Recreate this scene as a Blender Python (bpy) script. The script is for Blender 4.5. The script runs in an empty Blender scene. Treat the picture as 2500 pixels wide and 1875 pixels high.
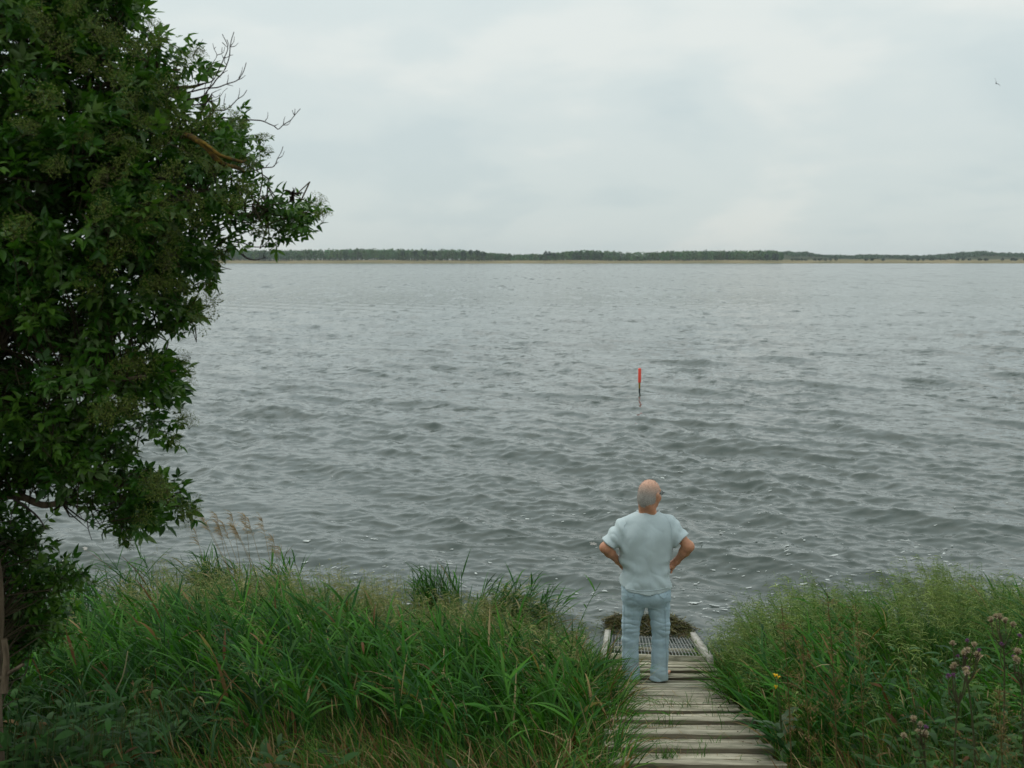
import bpy, math, random
import numpy as np
from math import radians, sin, cos, pi
from mathutils import Matrix, Vector

rng = np.random.default_rng(7)
scene = bpy.context.scene
COL = scene.collection

# ------------------------------------------------------------------ camera
F_PX, PITCH, EYE = 2700.0, math.atan((937.5 - 636.0) / 2700.0), 4.2
CP, SP = cos(PITCH), sin(PITCH)
cam_d = bpy.data.cameras.new('camera')
cam = bpy.data.objects.new('camera', cam_d); COL.objects.link(cam)
cam.location = (0, 0, EYE)
cam.rotation_euler = (pi / 2 - PITCH, 0, 0)
cam_d.sensor_width = 36.0
cam_d.lens = 36.0 * F_PX / 2500.0
cam_d.clip_start, cam_d.clip_end = 0.05, 20000
cam_d.dof.use_dof = True
cam_d.dof.focus_distance = 9.7
cam_d.dof.aperture_fstop = 3.6
scene.camera = cam

# ------------------------------------------------------------------ light
SUN_EL, SUN_AZ = radians(52), radians(298)       # azimuth from north (+Y) clockwise: high on the left
world = bpy.data.worlds.new('World'); scene.world = world
world.use_nodes = True
nt = world.node_tree; nt.nodes.clear()
def wn(t, **k):
    n = nt.nodes.new(t)
    for a, b in k.items(): setattr(n, a, b)
    return n
L = nt.links.new
out = wn('ShaderNodeOutputWorld'); bg = wn('ShaderNodeBackground')
bg.inputs['Strength'].default_value = 0.1
sky = wn('ShaderNodeTexSky', sky_type='NISHITA', sun_disc=False, sun_elevation=SUN_EL, sun_rotation=SUN_AZ)
tc = wn('ShaderNodeTexCoord')
sep = wn('ShaderNodeSeparateXYZ'); L(tc.outputs['Generated'], sep.inputs[0])
def wmath(op, a, b=None, clamp=False):
    n = wn('ShaderNodeMath', operation=op, use_clamp=clamp)
    for i, v in enumerate((a, b)):
        if v is None: continue
        if isinstance(v, (int, float)): n.inputs[i].default_value = v
        else: L(v, n.inputs[i])
    return n.outputs[0]
zpos = wmath('MAXIMUM', sep.outputs['Z'], 0.0)
den = wmath('ADD', zpos, 0.30)
cmb = wn('ShaderNodeCombineXYZ')
L(wmath('DIVIDE', sep.outputs['X'], den), cmb.inputs[0])
L(wmath('DIVIDE', sep.outputs['Y'], den), cmb.inputs[1])
def wnoise(scale, det, dist, off):
    mp = wn('ShaderNodeMapping'); L(cmb.outputs[0], mp.inputs[0]); mp.inputs['Location'].default_value = off
    n = wn('ShaderNodeTexNoise'); L(mp.outputs[0], n.inputs['Vector'])
    n.inputs['Scale'].default_value = scale; n.inputs['Detail'].default_value = det
    n.inputs['Distortion'].default_value = dist; n.inputs['Roughness'].default_value = 0.5
    return n.outputs['Fac']
n1 = wnoise(1.5, 5, 0.3, (3.1, 1.7, 0))
n2 = wnoise(2.1, 5, 0.3, (8.3, 2.2, 0))
cl = wmath('ADD', wmath('MULTIPLY', n1, 0.66), wmath('MULTIPLY', n2, 0.34))
cr = wn('ShaderNodeValToRGB'); L(cl, cr.inputs[0])
cr.color_ramp.interpolation = 'EASE'
e = cr.color_ramp.elements
e[0].position, e[0].color = 0.40, (6.1, 6.98, 7.02, 1)
e[1].position, e[1].color = 0.62, (7.6, 8.05, 7.75, 1)
m = e.new(0.50); m.color = (6.7, 7.45, 7.35, 1)
gain = wmath('ADD', 0.94, wmath('MULTIPLY', zpos, 0.64))       # an overcast sky is brighter overhead
vm = wn('ShaderNodeVectorMath', operation='SCALE'); L(cr.outputs[0], vm.inputs[0]); L(gain, vm.inputs['Scale'])
mx = wn('ShaderNodeMix', data_type='RGBA'); mx.inputs[0].default_value = 0.93
L(sky.outputs[0], mx.inputs[6]); L(vm.outputs[0], mx.inputs[7])
L(mx.outputs[2], bg.inputs['Color']); L(bg.outputs[0], out.inputs['Surface'])

sun_d = bpy.data.lights.new('sun', 'SUN'); sun_d.energy = 1.0; sun_d.angle = radians(25); sun_d.color = (1, 0.95, 0.87)
sun = bpy.data.objects.new('sun', sun_d); COL.objects.link(sun)
sd = Vector((sin(SUN_AZ) * cos(SUN_EL), cos(SUN_AZ) * cos(SUN_EL), sin(SUN_EL)))
sun.rotation_euler = sd.to_track_quat('Z', 'Y').to_euler()

scene.view_settings.view_transform = 'Standard'
scene.view_settings.look = 'None'
scene.view_settings.exposure = 0.0
scene.view_settings.gamma = 1.0
scene.view_settings.use_curve_mapping = False
scene.render.engine = 'CYCLES'
scene.cycles.use_denoising = True
scene.cycles.use_adaptive_sampling = False
scene.cycles.caustics_reflective = False
scene.cycles.caustics_refractive = False
scene.cycles.sample_clamp_indirect = 4.0
scene.cycles.max_bounces = 6
scene.cycles.volume_bounces = 0
scene.cycles.transparent_max_bounces = 8

# ------------------------------------------------------------------ helpers
def ray(px, py):
    cx = (px - 1250.0) / F_PX; cy = -(py - 937.5) / F_PX
    return np.array([cx, CP + cy * SP, -SP + cy * CP])
ORG = np.array([0, 0, EYE])
def at_Y(px, py, Y):
    d = ray(px, py); return ORG + d * (Y / d[1])
def at_z(px, py, z):
    d = ray(px, py); return ORG + d * ((z - EYE) / d[2])

def sstep(a, b, x):
    t = np.clip((x - a) / (b - a), 0, 1); return t * t * (3 - 2 * t)

def mesh_from(name, V, faces, smooth=False, colors=None):
    """faces: list of int arrays (N,3) or (N,4)"""
    if not isinstance(faces, (list, tuple)): faces = [faces]
    me = bpy.data.meshes.new(name)
    V = np.ascontiguousarray(V, dtype=np.float32)
    me.vertices.add(len(V)); me.vertices.foreach_set('co', V.ravel())
    li, ls, n = [], [], 0
    for f in faces:
        f = np.asarray(f, dtype=np.int32)
        if f.size == 0: continue
        k = f.shape[1]
        li.append(f.ravel()); ls.append(np.arange(len(f), dtype=np.int32) * k + n); n += f.size
    li = np.concatenate(li); ls = np.concatenate(ls)
    me.loops.add(len(li)); me.loops.foreach_set('vertex_index', li)
    me.polygons.add(len(ls)); me.polygons.foreach_set('loop_start', ls)
    me.update(calc_edges=True)
    if smooth: me.polygons.foreach_set('use_smooth', np.ones(len(ls), dtype=bool))
    if colors is not None:
        a = me.color_attributes.new('Col', 'FLOAT_COLOR', 'POINT')
        c = np.ones((len(V), 4), dtype=np.float32); c[:, :3] = colors
        a.data.foreach_set('color', c.ravel())
    return me

def link(name, me, mat=None, parent=None):
    if mat is not None and len(me.materials) == 0: me.materials.append(mat)
    o = bpy.data.objects.new(name, me); COL.objects.link(o)
    if parent is not None: o.parent = parent
    return o
def tag(o, label=None, cat=None, group=None, kind=None):
    if label: o['label'] = label
    if cat: o['category'] = cat
    if group: o['group'] = group
    if kind: o['kind'] = kind
    return o
def empty(name, loc, label, cat, group=None, rotz=0.0):
    o = bpy.data.objects.new(name, None); COL.objects.link(o)
    o.location = loc; o.rotation_euler = (0, 0, rotz); o.empty_display_size = 0.2
    return tag(o, label, cat, group)

class Bag:
    """collects arrays of geometry into one mesh"""
    def __init__(s): s.V, s.F, s.C, s.n = [], [], [], 0
    def add(s, V, F, C=None):
        V = np.asarray(V, dtype=np.float32).reshape(-1, 3)
        for f in (F if isinstance(F, (list, tuple)) else [F]):
            s.F.append(np.asarray(f) + s.n)
        if C is not None:
            C = np.asarray(C, dtype=np.float32)
            if C.ndim == 1: C = np.tile(C, (len(V), 1))
            s.C.append(C)
        s.V.append(V); s.n += len(V)
    def mesh(s, name, smooth=False):
        f3 = [f for f in s.F if f.shape[1] == 3]; f4 = [f for f in s.F if f.shape[1] == 4]
        fs = [np.concatenate(x) for x in (f3, f4) if x]
        return mesh_from(name, np.concatenate(s.V), fs, smooth, np.concatenate(s.C) if s.C else None)

ORD = ('leftmost second third fourth fifth sixth seventh eighth ninth tenth eleventh twelfth thirteenth fourteenth fifteenth sixteenth seventeenth eighteenth nineteenth twentieth '
       'twenty-first twenty-second twenty-third twenty-fourth twenty-fifth twenty-sixth twenty-seventh twenty-eighth').split()
def nth(i, n):
    return 'leftmost' if i == 0 else 'rightmost' if i == n - 1 else ORD[i] + ' from the left'
def norm(v): return v / np.maximum(np.linalg.norm(v, axis=-1, keepdims=True), 1e-9)

def ribbons(P, W, side):
    """P (N,K,3) centre lines, W (N,K) half widths, side (N,3) -> V, quads"""
    N, K = P.shape[:2]
    if side.ndim == 2: side = side[:, None, :]
    V = np.stack([P - side * W[..., None], P + side * W[..., None]], axis=2)   # N,K,2,3
    i = np.arange(N)[:, None] * (K * 2) + np.arange(K - 1)[None, :] * 2
    Q = np.stack([i, i + 1, i + 3, i + 2], axis=-1).reshape(-1, 4)
    return V.reshape(-1, 3), Q

def tubes(P, R, n=5):
    """P (N,K,3), R (N,K)"""
    P = np.asarray(P, float); R = np.asarray(R, float)
    N, K = P.shape[:2]
    T = norm(np.gradient(P, axis=1))
    ref = np.where(np.abs(T[..., 2:3]) > 0.85, np.array([1.0, 0, 0]), np.array([0, 0, 1.0]))
    A = norm(np.cross(T, ref)); B = np.cross(T, A)
    a = np.arange(n) * 2 * pi / n
    ring = A[:, :, None, :] * np.cos(a)[None, None, :, None] + B[:, :, None, :] * np.sin(a)[None, None, :, None]
    V = P[:, :, None, :] + ring * R[:, :, None, None]
    i = np.arange(N)[:, None, None] * (K * n) + np.arange(K - 1)[None, :, None] * n
    j = np.arange(n)[None, None, :]; j2 = (j + 1) % n
    Q = np.stack([i + j, i + j2, i + n + j2, i + n + j], axis=-1).reshape(-1, 4)
    caps = []
    if n == 4 or n == 3:
        b = np.arange(N)[:, None] * (K * n)
        caps = [np.concatenate([b + np.arange(n)[None, ::-1], b + (K - 1) * n + np.arange(n)[None, :]])]
    return V.reshape(-1, 3), [Q] + caps

def curve(n, h, th0, th1, az, K, power=1.0):
    """centre lines bending from th0 to th1 (angles from vertical) towards azimuth az; arc length h"""
    t = (np.arange(K) / (K - 1))[None, :]
    th = th0[:, None] + (th1 - th0)[:, None] * t ** power
    ds = h[:, None] / (K - 1)
    dx = np.sin(th) * ds; dz = np.cos(th) * ds
    x = np.cumsum(dx, axis=1) - dx[:, :1]; z = np.cumsum(dz, axis=1) - dz[:, :1]
    P = np.stack([x * np.cos(az)[:, None], x * np.sin(az)[:, None], z], axis=-1)
    return P
def resample(pts, K):
    pts = np.asarray(pts, float)
    d = np.r_[0, np.cumsum(np.linalg.norm(np.diff(pts, axis=0), axis=1))]
    # smooth the polyline with a Catmull-Rom like interpolation
    n = len(pts); t = np.linspace(0, d[-1], K); outp = np.empty((K, pts.shape[1]))
    tang = np.gradient(pts, d, axis=0) if n > 2 else np.tile((pts[-1] - pts[0]) / max(d[-1], 1e-9), (2, 1))
    k = np.clip(np.searchsorted(d, t, 'right') - 1, 0, n - 2)
    h = d[k + 1] - d[k]; u = ((t - d[k]) / h)[:, None]; h = h[:, None]
    return ((2*u**3-3*u**2+1)*pts[k] + (u**3-2*u**2+u)*h*tang[k] + (-2*u**3+3*u**2)*pts[k+1] + (u**3-u**2)*h*tang[k+1])

# ------------------------------------------------------------------ materials
def mat(name, color=(0.5, 0.5, 0.5), rough=0.6, spec=0.4):
    m = bpy.data.materials.new(name); m.use_nodes = True
    b = m.node_tree.nodes['Principled BSDF']
    b.inputs['Base Color'].default_value = (*color, 1); b.inputs['Roughness'].default_value = rough
    b.inputs['Specular IOR Level'].default_value = spec
    return m
class NT:
    def __init__(s, m): s.m = m; s.t = m.node_tree; s.b = s.t.nodes.get('Principled BSDF'); s.o = s.t.nodes['Material Output']
    def n(s, t, **k):
        x = s.t.nodes.new(t)
        for a, b in k.items(): setattr(x, a, b)
        return x
    def l(s, a, b): s.t.links.new(a, b)
    def coord(s, which='Object', scale=(1, 1, 1), loc=(0, 0, 0), rot=(0, 0, 0)):
        c = s.n('ShaderNodeTexCoord'); mp = s.n('ShaderNodeMapping'); s.l(c.outputs[which], mp.inputs[0])
        mp.inputs['Scale'].default_value = scale; mp.inputs['Location'].default_value = loc; mp.inputs['Rotation'].default_value = rot
        return mp.outputs[0]
    def pos(s, scale=(1, 1, 1), rot=(0, 0, 0)):
        c = s.n('ShaderNodeNewGeometry'); mp = s.n('ShaderNodeMapping'); s.l(c.outputs['Position'], mp.inputs[0])
        mp.inputs['Scale'].default_value = scale; mp.inputs['Rotation'].default_value = rot
        return mp.outputs[0]
    def noise(s, vec, scale, detail=4, rough=0.55, dist=0.0):
        x = s.n('ShaderNodeTexNoise'); s.l(vec, x.inputs['Vector'])
        x.inputs['Scale'].default_value = scale; x.inputs['Detail'].default_value = detail
        x.inputs['Roughness'].default_value = rough; x.inputs['Distortion'].default_value = dist
        return x.outputs['Fac']
    def ramp(s, fac, stops):
        r = s.n('ShaderNodeValToRGB'); s.l(fac, r.inputs[0]); e = r.color_ramp.elements
        for i, (p, c) in enumerate(stops):
            x = e[i] if i < 2 else e.new(p)
            x.position = p; x.color = (*c, 1) if not isinstance(c, (int, float)) else (c, c, c, 1)
        return r.outputs[0]
    def math(s, op, a, b=None, clamp=False):
        x = s.n('ShaderNodeMath', operation=op, use_clamp=clamp)
        for i, v in enumerate((a, b)):
            if v is None: continue
            if isinstance(v, (int, float)): x.inputs[i].default_value = v
            else: s.l(v, x.inputs[i])
        return x.outputs[0]
    def mix(s, fac, a, b, blend='MIX'):
        x = s.n('ShaderNodeMix', data_type='RGBA', blend_type=blend)
        for i, v in ((0, fac), (6, a), (7, b)):
            if isinstance(v, (int, float)): x.inputs[i].default_value = v
            elif isinstance(v, tuple): x.inputs[i].default_value = (*v, 1)
            else: s.l(v, x.inputs[i])
        return x.outputs[2]
    def bump(s, h, strength, dist, base=None):
        x = s.n('ShaderNodeBump'); s.l(h, x.inputs['Height'])
        x.inputs['Strength'].default_value = strength; x.inputs['Distance'].default_value = dist
        if base is not None: s.l(base, x.inputs['Normal'])
        return x.outputs[0]

def leaf_mat(name, rough=0.45, spec=0.4, trans=0.25, tint=(1, 1, 1)):
    m = mat(name, rough=rough, spec=spec); g = NT(m)
    a = g.n('ShaderNodeAttribute', attribute_name='Col')
    col = g.mix(1.0, a.outputs['Color'], tint, 'MULTIPLY')
    g.l(col, g.b.inputs['Base Color'])
    t = g.n('ShaderNodeBsdfTranslucent')
    g.l(g.mix(1.0, col, (1.3, 1.5, 0.7), 'MULTIPLY'), t.inputs['Color'])
    x = g.n('ShaderNodeMixShader'); x.inputs[0].default_value = trans
    g.l(g.b.outputs[0], x.inputs[1]); g.l(t.outputs[0], x.inputs[2]); g.l(x.outputs[0], g.o.inputs['Surface'])
    return m
M_GRASS = leaf_mat('grass_blades', 0.6, 0.12, 0.25)
M_LEAF = leaf_mat('elder_leaf', 0.40, 0.30, 0.32)
M_FAR = leaf_mat('far_foliage', 0.8, 0.1, 0.1)
# ------------------------------------------------------------------ ground, water, far shore
def shore_shift(X):
    return 1.0 * sstep(0.25, -2.0, X) + 0.85 * sstep(1.9, 3.6, X) + 0.25 * np.sin(X * 0.9 + 1.0) * sstep(0.5, -2, X)
PY_ = [-40, 0, 4, 6.34, 9.2, 10.3, 11.2, 14, 40, 300, 1500, 1640]
PZ_ = [3.2, 2.55, 1.72, 1.02, 0.43, 0.12, -0.12, -0.6, -2.0, -3.0, -3.0, -1.0]
def ground_z(X, Y):
    X = np.asarray(X, float); Y = np.asarray(Y, float)
    s = shore_shift(X) * sstep(5.5, 9.0, Y) * sstep(60, 20, Y)
    z = np.interp(Y - s, PY_, PZ_)
    near = sstep(30, 12, Y)
    z = z + near * (0.05 * np.sin(1.7 * X + 0.6 * Y) + 0.04 * np.sin(2.9 * Y - 1.1 * X + 2)) * sstep(0.0, 0.9, np.abs(X - bw_x(Y)) - 0.4)
    return z
# the board walk's centre line, from the four places where both edges can be read
BW = np.array([[1.113, 6.337, 1.175], [1.301, 9.230, 0.581], [1.316, 9.696, 0.587], [1.585, 12.339, -0.066]])
def bw_x(Y): return np.interp(Y, [0, 6.337, 9.23, 9.696, 12.339, 13], [0.70, 1.113, 1.301, 1.316, 1.585, 1.65])

xs = np.r_[np.linspace(-3000, -60, 14)[:-1], np.linspace(-60, -8, 14)[:-1], np.arange(-8, 9, 0.2), np.linspace(9, 60, 14), np.linspace(60, 3000, 14)[1:]]
ys = np.r_[np.linspace(-40, 2, 12), np.arange(2.2, 15, 0.2), np.geomspace(15, 1640, 30)]
GX, GY = np.meshgrid(xs, ys); GZ = ground_z(GX, GY)
def grid_faces(nr, nc):
    i = np.arange(nr - 1)[:, None] * nc + np.arange(nc - 1)[None, :]
    return np.stack([i, i + 1, i + nc + 1, i + nc], -1).reshape(-1, 4)
m_soil = mat('soil', rough=0.95, spec=0.1); g = NT(m_soil)
nz = g.noise(g.pos(), 6.0, 6)
g.l(g.ramp(nz, [(0.3, (0.018, 0.014, 0.008)), (0.7, (0.06, 0.045, 0.025)), (0.5, (0.03, 0.03, 0.012))]), g.b.inputs['Base Color'])
g.l(g.bump(nz, 0.8, 0.05), g.b.inputs['Normal'])
tag(link('ground', mesh_from('ground', np.stack([GX, GY, GZ], -1).reshape(-1, 3), grid_faces(*GX.shape), True), m_soil), kind='structure')

# water: a sum of trains of short wind waves, each dropped where the sheet is too coarse to carry it
wr = np.random.default_rng(3)
NW = 170
lam = np.exp(wr.uniform(np.log(0.13), np.log(1.7), NW))
lam[:5] = [2.7, 3.3, 2.2, 4.1, 1.8]
wang = np.where(lam > 0.7, radians(-137) + 0.42 * wr.normal(0, 1, NW), radians(-115) + 0.85 * wr.normal(0, 1, NW))   # the wind blows from the right and a little inshore
wk = 2 * pi / lam
wkx, wky = wk * np.cos(wang), wk * np.sin(wang)
wamp = 0.0037 * lam / (1 + (lam / 1.9) ** 2) * wr.uniform(0.5, 1.5, NW)
wamp[:5] = 0.055 * lam[:5] / (2 * pi)      # the longer swell under the chop
wph = wr.uniform(0, 2 * pi, NW)
def waves(X, Y, spc):
    X = X.astype(np.float32); Y = Y.astype(np.float32)
    z = np.zeros_like(X); dx = np.zeros_like(X); dy = np.zeros_like(X)
    # gusts: patches of rougher and calmer water
    gust = 1.05 + 0.34 * np.sin(0.31 * X + 0.11 * Y + 1) * np.sin(0.23 * Y - 0.17 * X) + 0.2 * np.sin(0.9 * X - 0.5 * Y + 2) * np.sin(0.63 * Y + 0.2 * X)
    gust = np.clip(gust, 0.45, 1.45) * (0.42 + 0.58 * sstep(11.2, 15.5, Y))      # the swell dies down in the shallows
    for a, kx, ky, k, l, p in zip(wamp, wkx, wky, wk, lam, wph):
        w = sstep(1.6, 3.2, l / spc) * a
        if w.max() <= 0: continue
        ph = (kx * X + ky * Y + p).astype(np.float32)
        s, c = np.sin(ph), np.cos(ph); ph = ph - 0.75 * c; s, c = np.sin(ph), np.cos(ph)   # steeper on the side it runs towards
        z += w * c; q = 0.9 * w / k
        dx -= q * kx * s; dy -= q * ky * s
    return dx * gust, dy * gust, z * gust
inv = np.r_[np.linspace(1 / 8.6, 1 / 150.0, 690), np.linspace(1 / 150.0, 1 / 1900.0, 24)[1:]]
ys = 1 / inv
u = np.r_[np.linspace(-1.6, -0.54, 30)[:-1], np.linspace(-0.53, 0.53, 530), np.linspace(0.54, 1.6, 30)[1:]]
WY = np.repeat(ys[:, None], len(u), 1); WX = u[None, :] * (WY + 2.0)
spc = np.maximum(np.gradient(-WY, axis=0), 0.004)
spc = np.maximum(np.abs(np.gradient(WY, axis=0)), np.abs(np.gradient(WX, axis=1)) * 0.8)
dx, dy, dz = waves(WX, WY, spc)
V = np.stack([WX + dx, WY + dy, dz], -1).reshape(-1, 3)
m_water = mat('lake_water', (0.053, 0.068, 0.059), 0.06, 0.5); g = NT(m_water)
g.b.inputs['IOR'].default_value = 1.33
# small slopes that the sheet itself is too coarse to carry: ripples near by, the wave faces farther out
geo = g.n('ShaderNodeNewGeometry'); sepn = g.n('ShaderNodeSeparateXYZ'); g.l(geo.outputs['Position'], sepn.inputs[0])
gusts = g.math('ADD', 0.35, g.math('MULTIPLY', g.noise(g.pos((0.16, 0.075, 1), (0, 0, radians(25))), 1.0, 4, 0.6, 0.5), 1.45))
def slopes(scale3, rot, scale, detail, ax, ay, y0, y1, y2=0, y3=0, skew=0.0, back=0.0):
    x = g.n('ShaderNodeTexNoise'); g.l(g.pos(scale3, (0, 0, radians(rot))), x.inputs['Vector'])
    x.inputs['Scale'].default_value = scale; x.inputs['Detail'].default_value = detail; x.inputs['Roughness'].default_value = 0.6
    v = g.n('ShaderNodeVectorMath', operation='SUBTRACT'); g.l(x.outputs['Color'], v.inputs[0]); v.inputs[1].default_value = (0.5, 0.5, 0.5)
    w = g.n('ShaderNodeVectorMath', operation='MULTIPLY'); g.l(v.outputs[0], w.inputs[0]); w.inputs[1].default_value = (ax, ay, 0)
    if skew:      # long backs lie flat, only the steep fronts (on the shore side) stand out
        sp = g.n('ShaderNodeSeparateXYZ'); g.l(v.outputs[0], sp.inputs[0])
        cb = g.n('ShaderNodeCombineXYZ'); g.l(g.math('MULTIPLY', sp.outputs[0], ax), cb.inputs[0])
        g.l(g.math('MULTIPLY', g.math('SUBTRACT', g.math('MAXIMUM', g.math('SUBTRACT', sp.outputs[1], skew), 0.0), back), -ay), cb.inputs[1]); w = cb
    o_ = w.outputs[0]
    for lo_, hi_, a_, b_ in ((y0, y1, 0.0, 1.0), (y2, y3, 1.0, 0.0)):
        if hi_ <= lo_: continue
        mr = g.n('ShaderNodeMapRange', interpolation_type='SMOOTHSTEP'); g.l(sepn.outputs['Y'], mr.inputs[0])
        for i_, v_ in zip((1, 2, 3, 4), (lo_, hi_, a_, b_)): mr.inputs[i_].default_value = v_
        z = g.n('ShaderNodeVectorMath', operation='SCALE'); g.l(o_, z.inputs[0]); g.l(mr.outputs[0], z.inputs['Scale']); o_ = z.outputs[0]
    z = g.n('ShaderNodeVectorMath', operation='SCALE'); g.l(o_, z.inputs[0]); g.l(gusts, z.inputs['Scale'])
    return z.outputs[0]
acc = geo.outputs['Normal']
for sl in (slopes((1, 1.6, 1), 10, 4.2, 4, 0.14, 0.95, 0, 0, 60, 120, 0.035, 0.02), slopes((1, 1.15, 1), -8, 2.1, 3, 0.18, 1.6, 14, 36, 110, 200, 0.05, 0.012),
           slopes((1.0, 0.27, 1), 4, 1.25, 3, 0.06, 1.65, 42, 95, 300, 500, 0.06, 0.008), slopes((0.6, 0.065, 1), 2, 1.0, 3, 0.0, 1.5, 85, 200, 900, 1300, 0.06, 0.0),
           slopes((0.28, 0.014, 1), 1, 1.0, 3, 0.0, 1.15, 300, 700, 0, 0, 0.06, 0.0)):
    ad = g.n('ShaderNodeVectorMath', operation='ADD'); g.l(acc, ad.inputs[0]); g.l(sl, ad.inputs[1]); acc = ad.outputs[0]
nm = g.n('ShaderNodeVectorMath', operation='NORMALIZE'); g.l(acc, nm.inputs[0]); g.l(nm.outputs[0], g.b.inputs['Normal'])
g.l(g.ramp(g.math('DIVIDE', sepn.outputs['Y'], 200.0, True), [(0.0, 0.05), (1.0, 0.12)]), g.b.inputs['Roughness'])
water = tag(link('water', mesh_from('water', V, grid_faces(*WX.shape), True), m_water), kind='structure')

# foam flecks that ride on the waves
fb = Bag(); fr = np.random.default_rng(11)
cent = []
for _ in range(270):
    X = fr.uniform(-4, 9); Y = 11.4 + fr.exponential(2.6)
    if 0.7 < X < 2.4 and Y < 13.0: continue
    if X < 0.2 and fr.random() < 0.62: continue
    n = fr.integers(2, 9); a = radians(170) + fr.normal(0, 0.35)
    s = fr.uniform(0.1, 0.9)
    for k in range(n):
        d = (k - n / 2) * s * 0.33 + fr.normal(0, 0.05)
        cent.append((X + d * cos(a) + fr.normal(0, 0.05), Y + d * sin(a) + fr.normal(0, 0.07), min(fr.lognormal(-4.6, 0.5), 0.028)))
for _ in range(300):
    cent.append((fr.uniform(-4, 9), 11.2 + fr.exponential(4.0), min(fr.lognormal(-4.7, 0.4), 0.02)))
for _ in range(460):
    cent.append((fr.uniform(1.7, 6.5), 10.6 + fr.exponential(1.7), min(fr.lognormal(-4.75, 0.45), 0.022)))
for X, Y, r in cent:
    if 0.7 < X < 2.4 and Y < 12.75: continue
    n = 9; a = np.arange(n) * 2 * pi / n
    el = fr.uniform(1.0, 2.4); rr = r * (1 + 0.55 * fr.normal(size=n)).clip(0.35, 1.8)
    px = X + rr * np.cos(a) * el; py = Y + rr * np.sin(a) * 0.8 + 0.4 * (rr * np.cos(a)) * fr.normal()
    px = np.r_[X, px]; py = np.r_[Y, py]
    ddx, ddy, ddz = waves(px, py, np.full_like(px, 0.03))
    V = np.stack([px + ddx, py + ddy, ddz + 0.010], -1)
    t = np.stack([np.zeros(n, int), 1 + np.arange(n), 1 + (np.arange(n) + 1) % n], -1)
    fb.add(V, t)
m_foam = mat('foam', (0.50, 0.53, 0.51), 0.7, 0.3)
tag(link('foam', fb.mesh('foam', True), m_foam), 'small white foam flecks drifting on the dark water near the bank', 'foam', kind='stuff')

# far shore: a strip of reed and sand rising from the water, the dunes behind
fx = np.arange(-1900, 1901, 9.0)
fyr = np.array([1600, 1640, 1646, 1660, 1690, 1740, 1900, 2200, 2600, 3000, 3300.0])
fzr = np.array([-3, -0.4, 0.5, 1.4, 3.0, 3.9, 4.6, 5.5, 6.0, 6, 5.0])
FX, FY = np.meshgrid(fx, fyr)
FZ = np.repeat(fzr[:, None], len(fx), 1) + sstep(1646, 1700, FY) * (0.5 * np.sin(FX * 0.021) + 0.35 * np.sin(FX * 0.057 + 1))
FY = FY + 5 * np.sin(FX * 0.013) * sstep(1500, 1640, FY) + 3 * np.sin(FX * 0.041)
m_shore = mat('reed_shore', rough=0.95, spec=0.05); g = NT(m_shore)
n_ = g.noise(g.pos((0.01, 0.06, 0.9)), 1.6, 5)
c_ = g.ramp(n_, [(0.36, (0.075, 0.085, 0.035)), (0.66, (0.34, 0.26, 0.15)), (0.5, (0.20, 0.165, 0.085))])
g.l(c_, g.b.inputs['Base Color'])
tag(link('far_shore', mesh_from('far_shore', np.stack([FX, FY, FZ], -1).reshape(-1, 3), grid_faces(*FX.shape), True), m_shore), kind='structure')
# low wooded hills behind the right of the shore
hx = np.arange(100, 1901, 12.0); hy = np.array([2250, 2300, 2380, 2500, 2620.0])
HX, HY = np.meshgrid(hx, hy)
ht = 10 + 5 * np.sin(hx * 0.013 + 0.4) + 3.5 * np.sin(hx * 0.031 + 2) + 1.6 * np.sin(hx * 0.083)
ht = np.maximum(ht, 3) * sstep(100, 420, hx) * 0.75 + 1.5
HZ = 4 + np.array([0, 0.55, 1.0, 0.8, 0.3])[:, None] * ht[None, :]
m_hill = mat('hill_turf', (0.05, 0.06, 0.03), 0.95, 0.05)
tag(link('hills', mesh_from('hills', np.stack([HX, HY, HZ], -1).reshape(-1, 3), grid_faces(*HX.shape), True), m_hill), kind='structure')

def clump_tree(bag, base, h, w, r_, col, n=70, trunk=True, pine=False, tb=None):
    """leaf-clump quads through a crown volume; trunk into bag tb"""
    base = np.asarray(base, float)
    q = r_.normal(size=(n, 3)); q /= np.linalg.norm(q, axis=1, keepdims=True)
    q *= r_.uniform(0.35, 1.0, (n, 1)) ** 0.6
    lo = 0.5 if pine else 0.06
    c = base + np.stack([q[:, 0] * w / 2, q[:, 1] * w / 2, h * (lo + (1 - lo) * (0.5 + 0.5 * q[:, 2]))], -1)
    s = w * r_.uniform(0.09, 0.19, n)
    a = norm(r_.normal(size=(n, 3))); b = norm(np.cross(a, r_.normal(size=(n, 3))))
    Vq = np.stack([c - a * s[:, None], c + b * s[:, None] * 0.8, c + a * s[:, None], c - b * s[:, None] * 0.8], 1)
    i = np.arange(n) * 4
    cc = np.asarray(col)[None, :] * r_.uniform(0.7, 1.35, (n, 1))
    bag.add(Vq, np.stack([i, i + 1, i + 2, i + 3], -1), np.repeat(cc, 4, 0))
    if trunk:
        t, f = tubes(np.array([[base, base + [0, 0, h * 0.35], base + [w * 0.05, 0, h * 0.8]]]), np.array([[h * 0.018, h * 0.014, h * 0.004]]) + 0.06, 4)
        (tb or bag).add(t, f, None if (tb is not None and not tb.C and tb.n) else np.array([0.05, 0.04, 0.03]))
tr = np.random.default_rng(5)
def far_at(px, Y): return np.array([(px - 1250) / F_PX * Y * 1.0, Y, 3.6 + 0.5 * (Y > 1800)])
prof_px = np.array([-400, 300, 500, 700, 900, 1050, 1130, 1200, 1260, 1330, 1420, 1500, 1600, 1680, 1890, 1900, 1950])
prof_h = np.array([26, 26, 25, 25, 27, 25, 25, 18, 15, 16, 24, 21, 20, 23, 23, 20, 6]) * 0.72
bag = Bag()
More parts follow.
